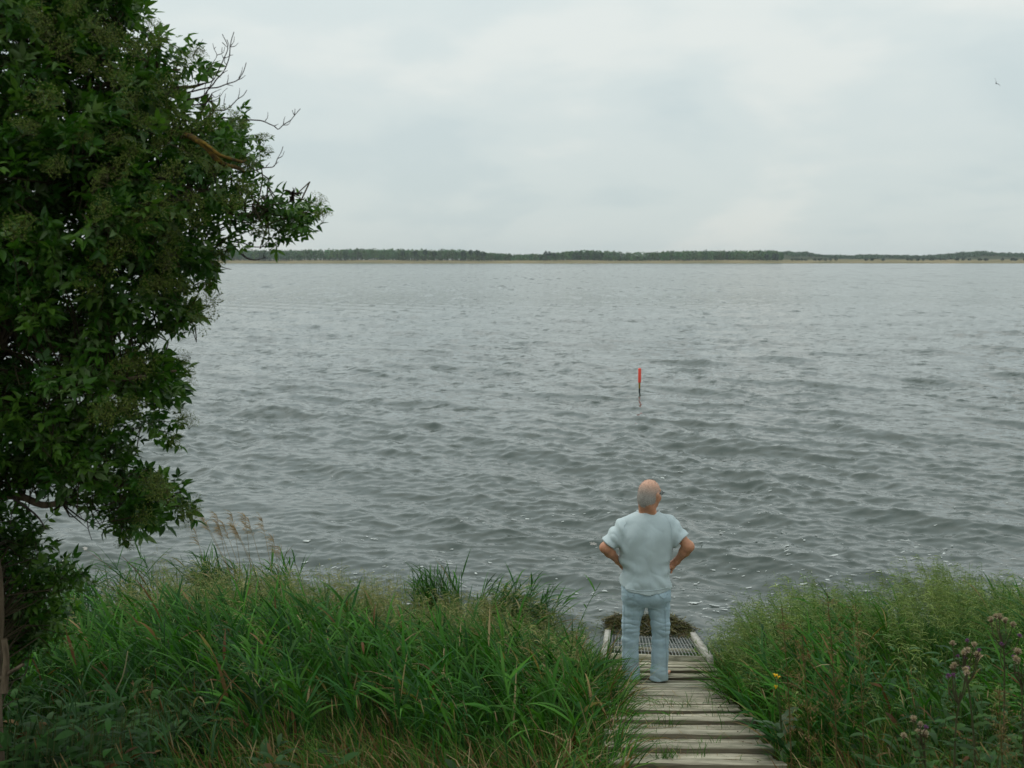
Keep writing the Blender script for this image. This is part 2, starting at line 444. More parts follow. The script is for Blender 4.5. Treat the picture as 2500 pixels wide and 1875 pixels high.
for px in np.arange(-420, 1905, 3.3):
    for k in range(3):
        Y = 1745 + tr.uniform(0, 70) + 45 * k
        h = np.interp(px, prof_px, prof_h) * tr.uniform(0.90, 1.06)
        if 1235 < px < 1330 and tr.random() < 0.5: h *= 0.45
        if 1500 < px < 1580 and tr.random() < 0.55: h *= 0.5
        c = np.array([0.054, 0.118, 0.042]) * tr.uniform(0.6, 1.5) * np.array([tr.uniform(0.8, 1.45), 1, 1])
        clump_tree(bag, far_at(px + tr.uniform(-3, 3), Y), h, tr.uniform(7, 11), tr, c, 42)
tag(link('far_wood', bag.mesh('far_wood'), M_FAR), 'long dark green wood lining the far shore on the left and centre', 'wood', kind='stuff')
bag = Bag()
for px in np.arange(1860, 2800, 3.2):
    x0 = (px - 1250) / F_PX
    for k in range(4):
        Y = tr.uniform(2300, 2520); X = x0 * Y
        z = 4 + np.interp(X, hx, ht) * np.interp(Y, hy, [0, .55, 1, .8, .3])
        c = np.array([0.050, 0.098, 0.044]) * tr.uniform(0.75, 1.25)
        clump_tree(bag, (X, Y, z - 0.5), tr.uniform(4.0, 7.5), tr.uniform(8, 13), tr, c, 34, trunk=False)
tag(link('hill_scrub', bag.mesh('hill_scrub'), M_FAR), 'bluish scrub and trees covering the low hills at the far right', 'scrub', kind='stuff')
M_BARK_FAR = mat('far_bark', (0.06, 0.045, 0.035), 0.9, 0.1)
def far_tree(px, Y, h, w, name, label, cat, group, pine=False, n=90, col=(0.03, 0.062, 0.03)):
    b = far_at(px, Y); t = empty(name, b, label, cat, group)
    cb, tb = Bag(), Bag()
    clump_tree(cb, (0, 0, 0), h, w, tr, col, n, True, pine, tb)
    tb.C = []
    link('crown', cb.mesh('crown'), M_FAR, t); link('trunk', tb.mesh('trunk', True), M_BARK_FAR, t)
for i_, (px, h) in enumerate([(985, 16), (1015, 16.2), (1040, 17.5), (1062, 15), (1132, 15.5), (1150, 17.5), (1166, 16.5), (1180, 14.5)]):
    far_tree(px, 1742, h, 8.5, 'tall_tree', 'open-crowned tree above the far wood, ' + nth(i_, 8) + ' of eight taller ones', 'tree', 'taller trees standing out of the far wood', True, 110)
for i_, (px, h) in enumerate([(1332, 15.5), (1341, 15), (1352, 13)]):
    far_tree(px, 1738, h, 6.5, 'pine_tree', 'dark far pine, ' + ('leftmost', 'middle', 'rightmost')[i_] + ' of the close group by the gap in the wood', 'pine tree', 'pines in the gap of the far wood', True, 100, (0.022, 0.048, 0.028))
for i_, (px, h) in enumerate([(1402, 14.5), (1415, 16), (1432, 16.5), (1450, 15.5), (1466, 14)]):
    far_tree(px, 1742, h, 9.5, 'round_tree', 'rounded far tree, ' + nth(i_, 5) + ' of five right of the pines', 'tree', 'rounded trees right of the pines', False, 110, (0.036, 0.07, 0.03))
for i_, (px, h) in enumerate([(1868, 13.5), (1886, 13.5), (1892, 12)]):
    far_tree(px, 1738, h, 7.5, 'edge_tree', 'dark tree at the right end of the far wood, ' + ('leftmost', 'middle', 'rightmost')[i_] + ' of three', 'tree', 'trees at the end of the far wood', False, 110, (0.022, 0.048, 0.028))
BUSHES = [(1930, 5), (1941, 5.5), (1952, 5), (1963, 4.5), (1985, 5), (1998, 5.5), (2010, 5), (2022, 5), (2036, 5.5), (2110, 5), (2123, 6), (2150, 5), (2210, 5.5), (2218, 5), (2235, 5), (2247, 5.5), (2268, 5.5), (2290, 5), (2300, 5), (2330, 5), (2345, 5.5), (2360, 5), (2385, 5), (2400, 5), (2440, 5.5), (2466, 5.5), (2472, 5), (2495, 5)]
for i_, (px, h) in enumerate(BUSHES):
    far_tree(px, 1735, h * 0.8, tr.uniform(5, 8.5), 'shore_bush', 'small bush on the far shore, ' + nth(i_, len(BUSHES)) + ' under the hills', 'bush', 'bushes along the far right shore', False, 60, (0.025, 0.045, 0.026))
for i_, px in enumerate((1020, 1080, 1126, 1168, 1327)):
    far_tree(px, 1652, 2.6, 4.2, 'waterside_bush', 'tiny dark bush at the far waterline, ' + nth(i_, 5) + ' of five', 'bush', 'bushes at the far waterline', False, 40, (0.02, 0.035, 0.02))
# ------------------------------------------------------------------ board walk and bathing ramp
m_wood = mat('weathered_wood', rough=0.85, spec=0.2); g = NT(m_wood)
oi = g.n('ShaderNodeObjectInfo')
ofs = g.n('ShaderNodeCombineXYZ'); g.l(g.math('MULTIPLY', oi.outputs['Random'], 37.0), ofs.inputs[0]); g.l(g.math('MULTIPLY', oi.outputs['Random'], 91.0), ofs.inputs[1])
co = g.n('ShaderNodeTexCoord'); ad = g.n('ShaderNodeVectorMath', operation='ADD'); g.l(co.outputs['Object'], ad.inputs[0]); g.l(ofs.outputs[0], ad.inputs[1])
mp = g.n('ShaderNodeMapping'); g.l(ad.outputs[0], mp.inputs[0]); mp.inputs['Scale'].default_value = (1.3, 42, 42)
gr = g.noise(mp.outputs[0], 1.0, 6, 0.65, 0.6)
mp2 = g.n('ShaderNodeMapping'); g.l(ad.outputs[0], mp2.inputs[0]); mp2.inputs['Scale'].default_value = (3, 9, 9)
st = g.noise(mp2.outputs[0], 1.0, 5, 0.6)
c1 = g.ramp(gr, [(0.30, (0.09, 0.08, 0.058)), (0.66, (0.52, 0.475, 0.365)), (0.46, (0.35, 0.32, 0.24))])
c2 = g.mix(g.ramp(st, [(0.46, 0.0), (0.68, 0.85)]), c1, (0.115, 0.115, 0.07))
val = g.math('ADD', 0.78, g.math('MULTIPLY', oi.outputs['Random'], 0.40))
hv = g.n('ShaderNodeVectorMath', operation='SCALE'); g.l(c2, hv.inputs[0]); g.l(val, hv.inputs['Scale'])
g.l(hv.outputs[0], g.b.inputs['Base Color'])
g.l(g.bump(gr, 0.3, 0.004), g.b.inputs['Normal'])
m_pale = mat('pale_timber', (0.42, 0.40, 0.35), 0.8, 0.2); g = NT(m_pale)
nn = g.noise(g.coord('Object', (8, 8, 30)), 1.5, 5)
g.l(g.ramp(nn, [(0.3, (0.26, 0.245, 0.21)), (0.7, (0.52, 0.50, 0.45))]), g.b.inputs['Base Color'])

m_edge = mat('shaded_sawn_edge', rough=0.9, spec=0.15); g = NT(m_edge)       # unbleached brown sawn wood, darkened to paint shade into gaps and risers
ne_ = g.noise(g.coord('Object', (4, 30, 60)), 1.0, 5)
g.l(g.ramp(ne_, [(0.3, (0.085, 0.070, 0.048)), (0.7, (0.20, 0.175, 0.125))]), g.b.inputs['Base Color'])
def plank_mesh(name, lx, ly, lz, seed):
    r = np.random.default_rng(seed); b = min(0.0035, ly * 0.15, lz * 0.25)
    K = 5; xs_ = np.linspace(-lx / 2, lx / 2, K)
    prof = np.array([[-ly/2, -lz], [ly/2, -lz], [ly/2, -b], [ly/2 - b, 0], [-ly/2 + b, 0], [-ly/2, -b]])
    V = []
    for k, x in enumerate(xs_):
        w = r.normal(0, 0.0022, (6, 2)); w[:, 1] += r.normal(0, 0.002)
        V += [(x + r.normal(0, 0.004) * (k in (0, K - 1)), p[0] + q[0], p[1] + q[1]) for p, q in zip(prof, w)]
    V = np.array(V); n = 6
    i = np.arange(K - 1)[:, None] * n; j = np.arange(n)[None, :]; j2 = (j + 1) % n
    Q = np.stack([i + j, i + j2, i + n + j2, i + n + j], -1).reshape(-1, 4)
    e1 = [[0, 5, 4, 3], [0, 3, 2, 1]]; o_ = (K - 1) * n
    e2 = [[o_ + a for a in q[::-1]] for q in e1]
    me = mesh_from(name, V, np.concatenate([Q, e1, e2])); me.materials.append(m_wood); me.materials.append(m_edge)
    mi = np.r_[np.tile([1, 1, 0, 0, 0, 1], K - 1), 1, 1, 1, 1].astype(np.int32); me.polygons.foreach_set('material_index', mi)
    return me

def py_to_walk(py):
    """point of the centre line that the photograph shows at height py (planar stretches: 1/depth linear in py)"""
    T = [(1875., 1703., 407.), (1663., 1617., 282.), (1614., 1604., 269.), (1546., 1586., 212.)]
    if py >= 1663: a, b = T[0], T[1]
    elif py >= 1614: a, b = T[1], T[2]
    else: a, b = T[2], T[3]
    t = (py - a[0]) / (b[0] - a[0]); w = a[2] + t * (b[2] - a[2]); x = a[1] + t * (b[1] - a[1])
    d = ray(x, py); return ORG + d * (F_PX / w)
zy = lambda v: 1480 + 0.24859 * v
walk = empty('boardwalk', (1.11, 6.3, ground_z(1.11, 6.3)), 'weathered grey plank boardwalk stepping down the grassy bank to the water', 'boardwalk')
wl = np.array(walk.location)
pr = np.random.default_rng(21)
# (front, back, raise): measured edges of every board, near to far, in the zoomed crop's rows
rows = []
def span(a, b, n, raise_=0.0, wid=1.0, off=0.0):
    e_ = np.linspace(a, b, n + 1)
    for k in range(n): rows.append((e_[k], e_[k + 1], raise_ * 0.74, wid, off))
span(1990, 1900, 1, .045, 1.06); span(1900, 1790, 2); span(1790, 1715, 1, .045, 1.05); span(1715, 1606, 2)
span(1606, 1552, 1, .045, 1.06); span(1552, 1440, 2); span(1440, 1387, 1, .046, 1.05); span(1387, 1300, 2)
span(1300, 1245, 1, .045, 1.08); span(1245, 1160, 2); span(1160, 1122, 1, .044, 1.07); span(1122, 1050, 2)
span(1050, 1028, 1, .032, 0.80, -0.06)
for a, b in [(1028, 1003), (1003, 978), (978, 960), (960, 938), (938, 905), (905, 880), (880, 850), (850, 820), (820, 796), (796, 768), (768, 744), (744, 723)]:
    span(a, b, 1)
span(723, 690, 2, .026, 1.02); span(690, 655, 1); span(655, 540, 4, .030, 1.0)
a_ = np.arange(8) * 2 * pi / 8
NAIL = mesh_from('nail', np.r_[np.stack([0.0055 * np.cos(a_), 0.0055 * np.sin(a_), 0 * a_ - 0.002], -1), np.stack([0.0045 * np.cos(a_), 0.0045 * np.sin(a_), 0 * a_ + 0.0016], -1)], [np.stack([np.arange(8), (np.arange(8) + 1) % 8, (np.arange(8) + 1) % 8 + 8, np.arange(8) + 8], -1), np.arange(8, 16)[None, :]])
NAIL.materials.append(mat('rusty_nail', (0.045, 0.028, 0.02), 0.8, 0.3))
walkp = [(zy(a), zy(b), r, w, o) for a, b, r, w, o in rows]
for i, (a, b, rz, wid, off) in enumerate(walkp):
    A, B = py_to_walk(a), py_to_walk(b)
    dvec = B - A; ly = np.linalg.norm(dvec) - 0.014
    c = (A + B) / 2; ang = math.atan2(dvec[2], math.hypot(dvec[0], dvec[1])); yaw = math.atan2(dvec[1], dvec[0]) - pi / 2
    lz = 0.028 + max(rz, 0) + (0.012 if rz else 0)
    me = plank_mesh('plank', wid + pr.normal(0, 0.008), ly, lz, i)
    o = link('plank', me, m_wood, walk)
    o.location = c - wl + np.array([off + pr.normal(0, 0.010), 0, rz + pr.normal(0, 0.0015)])
    o.rotation_euler = (ang + pr.normal(0, 0.004), pr.normal(0, 0.004), yaw * 0.4 + pr.normal(0, 0.005))
for o in [c_ for c_ in walk.children if c_.name.startswith('plank')]:
    for sx in (-0.36, 0.36):
        nl = link('nail', NAIL, None, o); nl.location = (sx + pr.normal(0, 0.012), pr.normal(0, 0.012), 0.001)
for sx in (-0.36, 0.36):
    pts = np.array([py_to_walk(zy(v)) for v in (1990, 1400, 760)] + [py_to_walk(zy(560))]) + np.array([sx, 0, -0.10]) - wl
    t, f = tubes(np.array([pts]), np.full((1, 4), 0.05), 4)
    link('bearer', mesh_from('bearer', t, f), m_wood, walk)
for k, v in enumerate((1300, 760, 560)):
    for sx in (-0.40, 0.40):
        p = py_to_walk(zy(v)) - wl + np.array([sx, 0.0, -0.12])
        t, f = tubes(np.array([[p, p - [0, 0, 0.55]]]), np.full((1, 2), 0.045), 4)
        link('post', mesh_from('post', t, f), m_wood, walk)

R0, R1 = BW[2] + np.array([0, 0.01, 0.012]), BW[3]
ramp = empty('bathing_ramp', R0, 'wire grating ramp in a pale timber frame sloping into the water', 'ramp')
rd = R1 - R0; rl = np.linalg.norm(rd); ru = rd / rl; rs = norm(np.cross(ru, [0, 0, 1.0])); rn = np.cross(rs, ru)
def rp(x, y, z=0.0): return rs * x + ru * y + rn * z
def bar(name, a, b, hw, hh, m, bag=None):
    a, b = np.asarray(a), np.asarray(b); d = norm(b - a); s = norm(np.cross(d, rn)); n = np.cross(s, d)
    V = np.array([p + s * i * hw + n * j * hh for p in (a, b) for i, j in ((-1, -1), (1, -1), (1, 1), (-1, 1))])
    Fq = np.array([[0, 1, 2, 3], [7, 6, 5, 4], [0, 4, 5, 1], [1, 5, 6, 2], [2, 6, 7, 3], [3, 7, 4, 0]])
    if bag is not None: bag.add(V, Fq); return
    return link(name, mesh_from(name, V, Fq), m, ramp)
bar('rail', rp(-0.475, -0.06), rp(-0.475, rl + 0.15), 0.030, 0.05, m_pale)
bar('rail', rp(0.475, -0.06), rp(0.475, rl + 0.15), 0.030, 0.05, m_pale)
bar('crossbar', rp(-0.436, -0.02), rp(0.436, -0.02), 0.030, 0.042, m_wood)
bar('crossbar', rp(-0.436, rl + 0.1, -0.02), rp(0.436, rl + 0.1, -0.02), 0.04, 0.04, m_wood)
bar('bearer', rp(-0.436, rl * 0.5, -0.06), rp(0.436, rl * 0.5, -0.06), 0.03, 0.03, m_wood)
gb = Bag()
for x in np.linspace(-0.42, 0.42, 27): bar('', rp(x, 0.012), rp(x, rl + 0.05), 0.0022, 0.004, None, gb)
for y in (0.75, 1.5, 2.25): bar('', rp(-0.436, y, -0.006), rp(0.436, y, -0.006), 0.0018, 0.005, None, gb)
m_steel = mat('galvanised_steel', (0.34, 0.34, 0.32), 0.5, 0.5); NT(m_steel).b.inputs['Metallic'].default_value = 0.45
tag(link('grating', gb.mesh('grating'), m_steel, ramp), kind='stuff')
for x in (-0.44, 0.44):
    a = rp(x, 0.3, -0.06); t, f = tubes(np.array([[a, a - [0, 0, 1.1]]]), np.full((1, 2), 0.04), 4)
    link('post', mesh_from('post', t, f), m_wood, ramp)

# heap of seaweed lying across the bottom of the ramp
sr = np.random.default_rng(31); N = 9000; K = 5
ux = sr.uniform(-0.52, 0.52, N); uy = sr.normal(0, 0.14, N)
top = (0.19 + 0.04 * np.sin(ux * 9) + 0.05 * np.sin(ux * 5 + 2.2)) * np.exp(-(uy / 0.20) ** 2) * sstep(0.56, 0.38, np.abs(ux))
hz = top * sr.uniform(0.15, 1.0, N) ** 0.5
c0 = R1 + ux[:, None] * rs + (uy - 0.06)[:, None] * np.array([ru[0], ru[1], 0]) + np.stack([0 * ux, 0 * ux, hz + 0.03 + np.maximum(-uy, -0.1) * 0.25], -1)
az = sr.uniform(0, 2 * pi, N)
P = curve(N, sr.uniform(0.04, 0.14, N), radians(90) + sr.normal(0, .35, N), radians(115) + sr.normal(0, .5, N), az, K) + c0[:, None, :]
V, Q = ribbons(P, np.full((N, K), 0.0032) * sr.uniform(0.6, 1.6, (N, 1)), norm(sr.normal(size=(N, 3))))
pal = np.array([[0.075, 0.08, 0.018], [0.12, 0.11, 0.03], [0.085, 0.058, 0.02], [0.03, 0.032, 0.012], [0.18, 0.15, 0.05]])
c = pal[sr.choice(5, N, p=[.33, .22, .2, .2, .05])] * sr.uniform(0.7, 1.3, (N, 1))
sb = Bag(); sb.add(V, Q, np.repeat(c, K * 2, 0))
# the dark body under the strands
mxs = np.linspace(-0.52, 0.52, 31); mys = np.linspace(-0.26, 0.3, 13)
MX, MY = np.meshgrid(mxs, mys)
MZ = (0.155 + 0.04 * np.sin(MX * 9) + 0.05 * np.sin(MX * 5 + 2.2)) * np.exp(-(MY / 0.17) ** 2) * sstep(0.53, 0.36, np.abs(MX)) + np.maximum(-MY, -0.1) * 0.25 - 0.01
Bv = R1 + MX[..., None] * rs + (MY - 0.06)[..., None] * np.array([ru[0], ru[1], 0]) + MZ[..., None] * np.array([0, 0, 1.0])
sb.add(Bv.reshape(-1, 3), grid_faces(*MX.shape), np.array([0.02, 0.02, 0.009]))
M_WEED = leaf_mat('seaweed', 0.5, 0.4, 0.05)
tag(link('seaweed', sb.mesh('seaweed'), M_WEED), 'heap of brown and olive seaweed washed up across the lower end of the ramp', 'seaweed', kind='stuff')

# ------------------------------------------------------------------ marker post in the water
mp_ = at_z(1561, 961, 0.0); mY = mp_[1]
mk = empty('marker_post', mp_, 'slim red topped marker post standing alone out in the water', 'marker post')
def zpx(py): return at_Y(1561, py, mY)[2]
def lathe(name, prof, m, parent, n=14, lean=0.0):
    prof = np.asarray(prof); P = np.stack([lean * prof[:, 1], 0 * prof[:, 0], prof[:, 1]], -1)[None]
    a = np.arange(n) * 2 * pi / n
    V = np.stack([P[0][:, None, 0] + prof[:, None, 0] * np.cos(a), prof[:, None, 0] * np.sin(a), np.repeat(prof[:, 1:2], n, 1)], -1)
    k = len(prof); i = np.arange(k - 1)[:, None] * n; j = np.arange(n)[None]; j2 = (j + 1) % n
    Q = np.stack([i + j, i + j2, i + n + j2, i + n + j], -1).reshape(-1, 4)
    return link(name, mesh_from(name, V.reshape(-1, 3), Q, True), m, parent)
m_red = mat('red_paint', (0.92, 0.085, 0.045), 0.5, 0.4); m_yel = mat('ochre_paint', (0.28, 0.17, 0.03), 0.6, 0.3); m_blk = mat('black_pole', (0.012, 0.013, 0.013), 0.55, 0.4)
zr, zy_, zt = zpx(934), zpx(948), zpx(899)
lathe('red_sleeve', [(0.001, zr), (0.044, zr), (0.047, zr + 0.02), (0.047, zt - 0.02), (0.040, zt), (0.001, zt + 0.004)], m_red, mk)
lathe('ochre_band', [(0.030, zy_), (0.031, zr)], m_yel, mk)
lathe('pole', [(0.026, -2.2), (0.027, -0.12), (0.030, 0.05), (0.024, 0.10), (0.027, zy_)], m_blk, mk)

# ------------------------------------------------------------------ gull far off at the right of the sky
bp = at_Y(2432, 203, 60.0)
bird = empty('bird', bp, 'small dark bird flying alone in the right of the sky', 'bird')
m_bird = mat('bird_plumage', (0.06, 0.055, 0.06), 0.8, 0.2)
prof = np.array([[0, -0.13, 0.004], [0, -0.08, 0.018], [0, 0.0, 0.032], [0, 0.07, 0.024], [0, 0.10, 0.020], [0, 0.125, 0.016], [0, 0.15, 0.003]])
t, f = tubes(prof[None, :, :] * [0, 1, 0] + np.array([0, 0, 0]), prof[None, :, 2], 8)
body = link('body', mesh_from('body', t, f, True), m_bird, bird)
for s in (-1, 1):
    Vw = np.array([[0.015 * s, 0.05, 0.0], [0.015 * s, -0.03, 0.0], [0.10 * s, 0.065, 0.07], [0.10 * s, -0.03, 0.065], [0.22 * s, 0.03, 0.09], [0.22 * s, -0.02, 0.088], [0.30 * s, -0.04, 0.06]])
    Vw = np.concatenate([Vw, Vw - [0, 0, 0.006]])
    q = [[0, 1, 3, 2], [2, 3, 5, 4], [7, 9, 10, 8], [9, 11, 12, 10], [0, 2, 9, 7], [2, 4, 11, 9], [1, 8, 10, 3], [3, 10, 12, 5]]
    link('wing', mesh_from('wing', Vw, [np.array(q), np.array([[4, 5, 6], [11, 13, 12]])]), m_bird, bird)
Vt = np.array([[-0.012, -0.11, 0.002], [0.012, -0.11, 0.002], [0.03, -0.2, 0.0], [-0.03, -0.2, 0.0], [-0.012, -0.11, -0.004], [0.012, -0.11, -0.004], [0.03, -0.2, -0.004], [-0.03, -0.2, -0.004]])
link('tail', mesh_from('tail', Vt, np.array([[0, 1, 2, 3], [7, 6, 5, 4], [0, 3, 7, 4], [1, 5, 6, 2], [3, 2, 6, 7]])), m_bird, bird)
bird.rotation_euler = (radians(-15), radians(55), radians(-35))
# ------------------------------------------------------------------ person
PO = np.array([1.163, 9.23, 0.588])
def lp(px, py, dy=0.0): return at_Y(px, py, PO[1] + dy) - PO
def smooth_rows(lv):
    z = lv[:, 0]; q = np.linspace(z[0], z[-1], 120); m = np.gradient(lv, z, axis=0)
    k = np.clip(np.searchsorted(z, q, 'right') - 1, 0, len(z) - 2); h = (z[k + 1] - z[k])[:, None]; u = ((q - z[k])[:, None]) / h
    r = (2*u**3-3*u**2+1)*lv[k] + (u**3-2*u**2+u)*h*m[k] + (-2*u**3+3*u**2)*lv[k+1] + (u**3-u**2)*h*m[k+1]
    r[:, 0] = q; return r
class Field:
    def __init__(s, lo, hi, h):
        s.lo = np.array(lo, float); s.h = h; s.n = np.ceil((np.array(hi) - s.lo) / h).astype(int) + 1
        s.D = np.full(s.n, 0.2, np.float32)
    def sub(s, lo, hi, m=0.05):
        a = np.clip(np.floor((np.asarray(lo) - m - s.lo) / s.h).astype(int), 0, s.n - 1)
        b = np.clip(np.ceil((np.asarray(hi) + m - s.lo) / s.h).astype(int) + 1, 1, s.n)
        sl = tuple(slice(i, j) for i, j in zip(a, b))
        g = [(s.lo[k] + s.h * np.arange(a[k], b[k])).astype(np.float32) for k in range(3)]
        return sl, g[0][:, None, None], g[1][None, :, None], g[2][None, None, :]
    def put(s, sl, d, k, cutter=False):
        A = s.D[sl]
        if cutter: s.D[sl] = np.maximum(A, -d); return
        if k <= 0: s.D[sl] = np.minimum(A, d); return
        h = np.maximum(k - np.abs(A - d), 0) / k
        s.D[sl] = np.minimum(A, d) - h * h * k * 0.25
    def cone(s, a, b, ra, rb, k=0.02, flat=None):
        a, b = np.asarray(a, float), np.asarray(b, float); r = max(ra, rb)
        sl, X, Y, Z = s.sub(np.minimum(a, b) - r, np.maximum(a, b) + r)
        d = b - a; L2 = max(d @ d, 1e-9)
        t = np.clip(((X - a[0]) * d[0] + (Y - a[1]) * d[1] + (Z - a[2]) * d[2]) / L2, 0, 1)
        D = np.sqrt((X - a[0] - t * d[0]) ** 2 + (Y - a[1] - t * d[1]) ** 2 + (Z - a[2] - t * d[2]) ** 2) - (ra + (rb - ra) * t)
        s.put(sl, D, k)
    def ell(s, c, r, R=None, k=0.02, cut=None):
        c, r = np.asarray(c, float), np.asarray(r, float); m = r.max()
        sl, X, Y, Z = s.sub(c - m, c + m)
        p = [X - c[0], Y - c[1], Z - c[2]]
        if R is not None: p = [R[0][i] * p[0] + R[1][i] * p[1] + R[2][i] * p[2] for i in range(3)]
        q = np.sqrt((p[0] / r[0]) ** 2 + (p[1] / r[1]) ** 2 + (p[2] / r[2]) ** 2)
        D = (q - 1) * r.min() * (0.6 + 0.4 * r.max() / r.min()) if r.max() / r.min() < 1.8 else (q - 1) * r.min()
        if cut is not None: D = np.maximum(D, cut(*p))
        s.put(sl, D, k)
    def loft(s, lv, k=0.02, e=2.0, e2=None):
        """lv rows: z, cx, cy, a, b; upright loft with superellipse sections, capped flat"""
        lv = np.asarray(sorted(lv), float)
        lo = [(lv[:, 1] - lv[:, 3]).min(), (lv[:, 2] - lv[:, 4]).min(), lv[0, 0]]; hi = [(lv[:, 1] + lv[:, 3]).max(), (lv[:, 2] + lv[:, 4]).max(), lv[-1, 0]]
        sl, X, Y, Z = s.sub(lo, hi)
        zz = Z.ravel(); lv2 = smooth_rows(lv); I = [np.interp(zz, lv2[:, 0], lv2[:, j])[None, None, :] for j in range(1, 5)]
        q = ((np.abs(X - I[0]) / I[2]) ** e + (np.abs(Y - I[1]) / I[3]) ** e) ** (1 / e)
        D = (q - 1) * np.minimum(I[2], I[3])
        D = np.maximum(D, np.maximum(Z - lv[-1, 0], lv[0, 0] - Z))
        s.put(sl, D.astype(np.float32), k)
    def wrinkle(s, fn, band=0.03):
        X, Y, Z = np.meshgrid(*[s.lo[k] + s.h * np.arange(s.n[k]) for k in range(3)], indexing='ij')
        m = np.abs(s.D) < band
        s.D[m] += fn(X[m], Y[m], Z[m]).astype(np.float32)
    def mesh(s, name, smooth_it=1):
        D = s.D; S = D < 0
        c = np.zeros(tuple(x - 1 for x in D.shape), np.int8)
        o8 = [(i, j, k) for i in (0, 1) for j in (0, 1) for k in (0, 1)]
        n = D.shape
        for i, j, k in o8: c += S[i:n[0]-1+i, j:n[1]-1+j, k:n[2]-1+k]
        act = (c > 0) & (c < 8); idx = np.argwhere(act)
        vid = np.full(act.shape, -1, np.int32); vid[act] = np.arange(len(idx))
        val = np.stack([D[idx[:, 0]+i, idx[:, 1]+j, idx[:, 2]+k] for i, j, k in o8], 1)
        acc = np.zeros((len(idx), 3)); cnt = np.zeros(len(idx))
        for a in range(8):
            for b in range(a + 1, 8):
                pa, pb = np.array(o8[a]), np.array(o8[b])
                if np.abs(pa - pb).sum() != 1: continue
                va, vb = val[:, a], val[:, b]; m = (va < 0) != (vb < 0)
                t = np.where(m, va / np.where(m, va - vb, 1), 0)
                acc += (pa + t[:, None] * (pb - pa)) * m[:, None]; cnt += m
        V = (idx + acc / cnt[:, None]) * s.h + s.lo
        Fs = []
        for ax in range(3):
            u, v = (ax + 1) % 3, (ax + 2) % 3
            A = np.moveaxis(S, (ax, u, v), (0, 1, 2)); Vd = np.moveaxis(vid, (ax, u, v), (0, 1, 2))
            ch = A[:-1, 1:-1, 1:-1] != A[1:, 1:-1, 1:-1]
            w = np.argwhere(ch); sg = A[:-1, 1:-1, 1:-1][ch]
            i, j, k = w[:, 0], w[:, 1], w[:, 2]
            q = np.stack([Vd[i, j, k], Vd[i, j + 1, k], Vd[i, j + 1, k + 1], Vd[i, j, k + 1]], 1)
            q[~sg] = q[~sg][:, ::-1]; Fs.append(q)
        Q = np.concatenate(Fs); Q = Q[(Q >= 0).all(1)]
        for _ in range(smooth_it):
            acc = np.zeros_like(V); cnt = np.zeros(len(V))
            for a in range(4):
                np.add.at(acc, Q[:, a], V[Q[:, (a + 1) % 4]]); np.add.at(cnt, Q[:, a], 1)
                np.add.at(acc, Q[:, a], V[Q[:, (a + 3) % 4]]); np.add.at(cnt, Q[:, a], 1)
            V = V * 0.5 + 0.5 * acc / cnt[:, None]
        return V, Q

person = empty('person', PO, 'barefoot man in pale blue t-shirt and light jeans, hands on hips on the boardwalk', 'person')
# head frame: turned to his right, towards +X
yaw, nod = radians(-41), radians(-4)
fwd = np.array([-sin(yaw), cos(yaw), 0]); rgt = np.array([cos(yaw), sin(yaw), 0]); upv = np.array([0, 0, 1.0])
fwd = fwd * cos(nod) + upv * sin(nod); upv = np.cross(rgt, fwd)
HR = np.array([rgt, fwd, upv]).T            # world = HR @ local ; R[i][j] used below is world row i, local column j
HC = lp(1586.5, 1206, -0.01)
def hp(x, y, z): return HC + HR @ np.array([x, y, z])

Bd = Field((-0.52, -0.30, -0.03), (0.52, 0.40, 1.82), 0.0056)
Bd.ell(hp(0, -0.012, 0.012), (0.083, 0.101, 0.108), HR, 0.02)
Bd.ell(hp(0, 0.035, -0.060), (0.062, 0.062, 0.062), HR, 0.04)
Bd.ell(hp(0, 0.075, -0.100), (0.030, 0.026, 0.022), HR, 0.03)
Bd.ell(hp(0, -0.055, -0.055), (0.064, 0.050, 0.060), HR, 0.04)
Bd.ell(hp(0, 0.074, 0.034), (0.056, 0.022, 0.016), HR, 0.03)
for sx in (-1, 1):
    Bd.ell(hp(0.045 * sx, 0.062, -0.030), (0.026, 0.026, 0.024), HR, 0.03)
    Bd.ell(hp(0.032 * sx, 0.079, 0.008), (0.013, 0.012, 0.010), HR, 0.008)
    Bd.ell(hp(0.084 * sx, -0.002, -0.014), (0.010, 0.021, 0.035), HR, 0.008)
    Bd.ell(hp(0.088 * sx, -0.010, 0.000), (0.010, 0.018, 0.020), HR, 0.008)
    Bd.ell(hp(0.083 * sx, 0.004, -0.042), (0.008, 0.010, 0.013), HR, 0.006)
Bd.cone(hp(0, 0.092, 0.018), hp(0, 0.112, -0.025), 0.009, 0.015, 0.015)
for sx in (-1, 1): Bd.ell(hp(0.014 * sx, 0.097, -0.030), (0.010, 0.012, 0.009), HR, 0.008)
Bd.cone(hp(-0.020, 0.088, -0.062), hp(0.020, 0.088, -0.062), 0.008, 0.008, 0.01)
Bd.cone(hp(-0.018, 0.086, -0.074), hp(0.018, 0.086, -0.074), 0.009, 0.009, 0.01)
